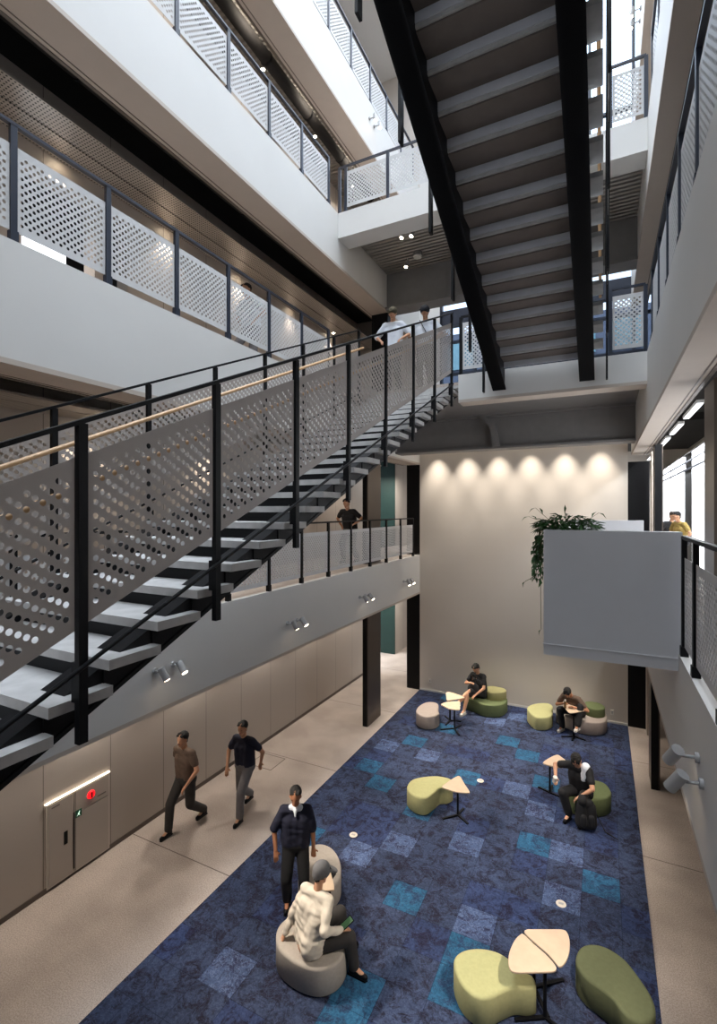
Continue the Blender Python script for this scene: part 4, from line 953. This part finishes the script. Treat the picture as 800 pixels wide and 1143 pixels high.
# floor outlets
for i, (x, y) in enumerate(((-3.56, 6.9), (-.495, 6.92), (-2.1, 9.37))):
    t = thing('floor_outlet', ('round pale floor outlet cover right of the standing person', 'round pale floor outlet cover above the twin-topped table', 'round pale floor outlet cover on a teal tile in the middle')[i], 'floor outlet', (x, y, .0122))
    M().tube((x, y, .0122), (x, y, .017), .065, .062, 24).build('cover', mat('outlet_cream', (214, 204, 190), .5) if 'outlet_cream' not in bpy.data.materials else bpy.data.materials['outlet_cream'], t)
    M().box(x-.03, x+.03, y-.018, y+.018, .0171, .0185).build('flap', GREYF, t)
for i, (x, z) in enumerate(((-4.42, .31), (.195, .27))):
    t = thing('wall_outlet', 'white power outlet low on the %s end of the back wall' % ('left', 'right')[i], 'outlet', (x, YB, z))
    M().box(x-.035, x+.035, YB-.012, YB, z-.06, z+.06).build('plate', SHOEW, t); M().box(x-.012, x+.012, YB-.015, YB-.0121, z-.03, z+.03).build('socket', GREYF, t)
t = thing('floor_hatch', 'square floor hatch with thin frame in the corridor floor', 'hatch', (-6.2, 8.13, .0005))
M().box(-6.47, -5.92, 7.88, 7.895, .0005, .003).box(-6.47, -5.92, 8.375, 8.39, .0005, .003).box(-6.47, -6.455, 7.88, 8.39, .0005, .003).box(-5.935, -5.92, 7.88, 8.39, .0005, .003).build('frame', BRONZE, t)
M().box(-6.455, -5.935, 7.895, 8.375, .0005, .0015).build('lid', CONC, t)
# service pipes in the open ceiling slots
def duct(label, x, z, r, y0, y1):
    t = thing('ventilation_duct', label, 'duct', (x, y0, z)); M().tube((x, y0, z), (x, y1, z), r, r, 20).build('pipe', DARK, t)
    for k in range(int((y1-y0)/1.5)): M().tube((x, y0+.7+k*1.5, z), (x, y0+.74+k*1.5, z), r+.012, r+.012, 20).build('flange', BLACK, t)
    for k in range(int((y1-y0)/3)): M().tube((x, y0+1.2+k*3, z+r), (x, y0+1.2+k*3, z+r+.2), .008).build('hanger', BLACK, t)
for k, y in enumerate((3.0, 5.0, 7.0, 9.0, 11.0)):  # hanging uplights added to brighten the dark metal deck
    t = thing('added_uplight', 'added uplight brightening the metal deck of the fourth level, %s to viewer' % ORD[k], 'added pendant lamp', (-5.35, y, 14.27), group='added uplights under the metal deck')
    M().tube((-5.35, y, 14.27), (-5.35, y, 13.75), .006, .006, 6).build('cord', BLACK, t)
    M().tube((-5.35, y, 13.75), (-5.35, y, 13.62), .04, .05, 14).build('lamp_head', BLACK, t)
    spot('deck_fill_light', (-5.35, y, 13.8), (-.35, 0, 1), 130, 140, .8, (1, .88, .74), .03)
duct('round dark duct in the open ceiling slot above the third level left gallery', -5.58, 10.55, .19, 0, 10.5)
duct('round dark duct in the open ceiling slot above the second level left gallery', -5.58, 7.05, .19, 0, 10.5)
duct('round metal duct under the roof of the fourth level left gallery', -5.9, 14.05, .12, 4, 12.5)

# trailing plant on the balcony parapet
def plant():
    t = thing('trailing_plant', 'leafy green plant spilling over the corner of the white balcony parapet', 'plant', (-.35, 5.42, 4.75))
    pot = M(); pot.tube((-.3, 5.5, 4.6), (-.3, 5.5, 4.93), .13, .17, 20); pot.build('pot', BEAMG, t)
    M().box(-.4, -.1, 5.35, 5.65, 4.56, 4.6).build('shelf', BEAMG, t)
    rnd = random.Random(11); lf = M(); vn = M()
    def leaf(p, d, L, w):
        d = Vector(d).normalized(); s_ = d.cross(Vector((rnd.uniform(-.4, .4), rnd.uniform(-.4, .4), 1)))
        s_ = s_.normalized() if s_.length > .1 else Vector((1, 0, 0)); n = s_.cross(d)
        p = Vector(p); a = p; b_ = p+d*L*.45+n*.01; c_ = p+d*L-n*L*.18
        lf.add([a, b_+s_*w, c_, b_-s_*w, b_-n*.008], [(0, 1, 4), (1, 2, 4), (2, 3, 4), (3, 0, 4)], True)
    for i in range(420):
        a = rnd.uniform(0, 2*PI); r = .3*math.sqrt(rnd.random()); x = -.34+r*math.cos(a)*.95; y = 5.45+r*math.sin(a)*.7
        z = 4.98+rnd.uniform(0, .17)*(1-(r/.32)**2*.7)
        leaf((x, y, z), (math.cos(a)+rnd.uniform(-.5, .5), math.sin(a)+rnd.uniform(-.5, .5), rnd.uniform(-.5, .6)), rnd.uniform(.06, .13), rnd.uniform(.012, .026))
    for i in range(16):
        x, y = -.56+rnd.uniform(-.05, .01), 5.3+rnd.uniform(0, .42); z = 5.0; L = rnd.choice((.2, .3, .4, .5, .35)); p = Vector((x+.14, y, 5.03)); q = Vector((x, y, 4.98)); vn.tube(p, q, .003, .003, 5); 
        while q.z > 5.0-L:
            q2 = q+Vector((rnd.uniform(-.015, .01), rnd.uniform(-.015, .015), -.05)); vn.tube(q, q2, .003, .003, 5)
            for _ in range(2): leaf(q2, (rnd.uniform(-1, .3), rnd.uniform(-1, 1), -.9), rnd.uniform(.05, .09), .016)
            q = q2
    for pth in ([(-.56, 5.3, 4.98), (-.57, 5.3, 4.6), (-.62, 5.28, 4.52), (-.72, 5.26, 4.46)], [(-.56, 5.28, 4.9), (-.57, 5.27, 4.4), (-.565, 5.27, 3.98)]):
        for a, b_ in zip(pth[:-1], pth[1:]): vn.tube(a, b_, .003, .003, 5)
        leaf(pth[-1], (-.5, 0, -1), .07, .02)
    leaf((-.57, 5.27, 4.62), (0, -.2, -1), .09, .02); leaf((-.57, 5.27, 4.5), (-.1, -.2, -1), .1, .02)
    for x, y, dx, dz in ((-.45, 5.35, -.18, .17), (-.35, 5.4, 0, .2), (-.2, 5.4, .16, .12), (-.5, 5.35, -.2, .08)):
        a = Vector((x, y, 5.05)); b_ = a+Vector((dx, 0, dz)); vn.tube(a, b_, .003, .002, 5); leaf(b_, (dx, 0, -.1), .09, .012); leaf(a.lerp(b_, .6), (dx*.4, .1, dz), .1, .012)
    lf.build('foliage', LEAF, t); vn.build('vine', VINE, t)
plant()

# ================================================================== WORLD, CAMERA
wd = bpy.data.worlds.new('World'); bpy.context.scene.world = wd; wd.use_nodes = True
nt = wd.node_tree; bg = nt.nodes['Background']
tc = nt.nodes.new('ShaderNodeTexCoord'); sp = nt.nodes.new('ShaderNodeSeparateXYZ'); nt.links.new(tc.outputs['Generated'], sp.inputs[0])
rp = nt.nodes.new('ShaderNodeValToRGB'); e = rp.color_ramp.elements
e[0].position = .0; e[0].color = (.6, .7, .85, 1); e[1].position = .9; e[1].color = (15, 16.8, 19, 1); q = e.new(.72); q.color = (3.6, 4.1, 4.8, 1)
q = e.new(.45); q.color = (1.5, 1.7, 2.0, 1)
nt.links.new(sp.outputs['Z'], rp.inputs['Fac']); nt.links.new(rp.outputs['Color'], bg.inputs['Color']); bg.inputs['Strength'].default_value = 1.0
pl = area('skylight_portal', ((XL+XR)/2, 5.3, 17.95), (0, 0, -1), 1, XR-XL+.2, 16.6, (1, 1, 1)); pl.data.cycles.is_portal = True
pl = area('facade_portal', ((XL+XR)/2, YN-.15, 9.2), (0, 1, 0), 1, XR-XL, 3.2, (1, 1, 1)); pl.data.cycles.is_portal = True
pl = area('facade_portal', (-1.2, YB+.25, 12.8), (0, -1, 0), 1, 5.8, 10.3, (1, 1, 1)); pl.data.cycles.is_portal = True

sc_ = bpy.context.scene
cam = bpy.data.cameras.new('Camera'); co = bpy.data.objects.new('Camera', cam); C.objects.link(co); sc_.camera = co
co.location = (0, 0, 5.2); co.rotation_euler = (PI/2, 0, math.atan(273/543))
cam.sensor_fit = 'VERTICAL'; cam.sensor_height = 24; cam.lens = 543/1143*24; cam.shift_y = -(571.5-569)/1143; cam.clip_start = .05
sc_.view_settings.view_transform = 'Standard'; sc_.view_settings.look = 'None'; sc_.view_settings.gamma = 1; sc_.view_settings.exposure = 0; sc_.view_settings.use_curve_mapping = False
cy = sc_.cycles; cy.use_denoising = True; cy.max_bounces = 8; cy.diffuse_bounces = 5; cy.glossy_bounces = 3; cy.transmission_bounces = 6; cy.sample_clamp_indirect = 6; cy.caustics_reflective = False; cy.caustics_refractive = False
for o in C.objects:
    for k in ('_local', '_info'):
        if k in o: del o[k]
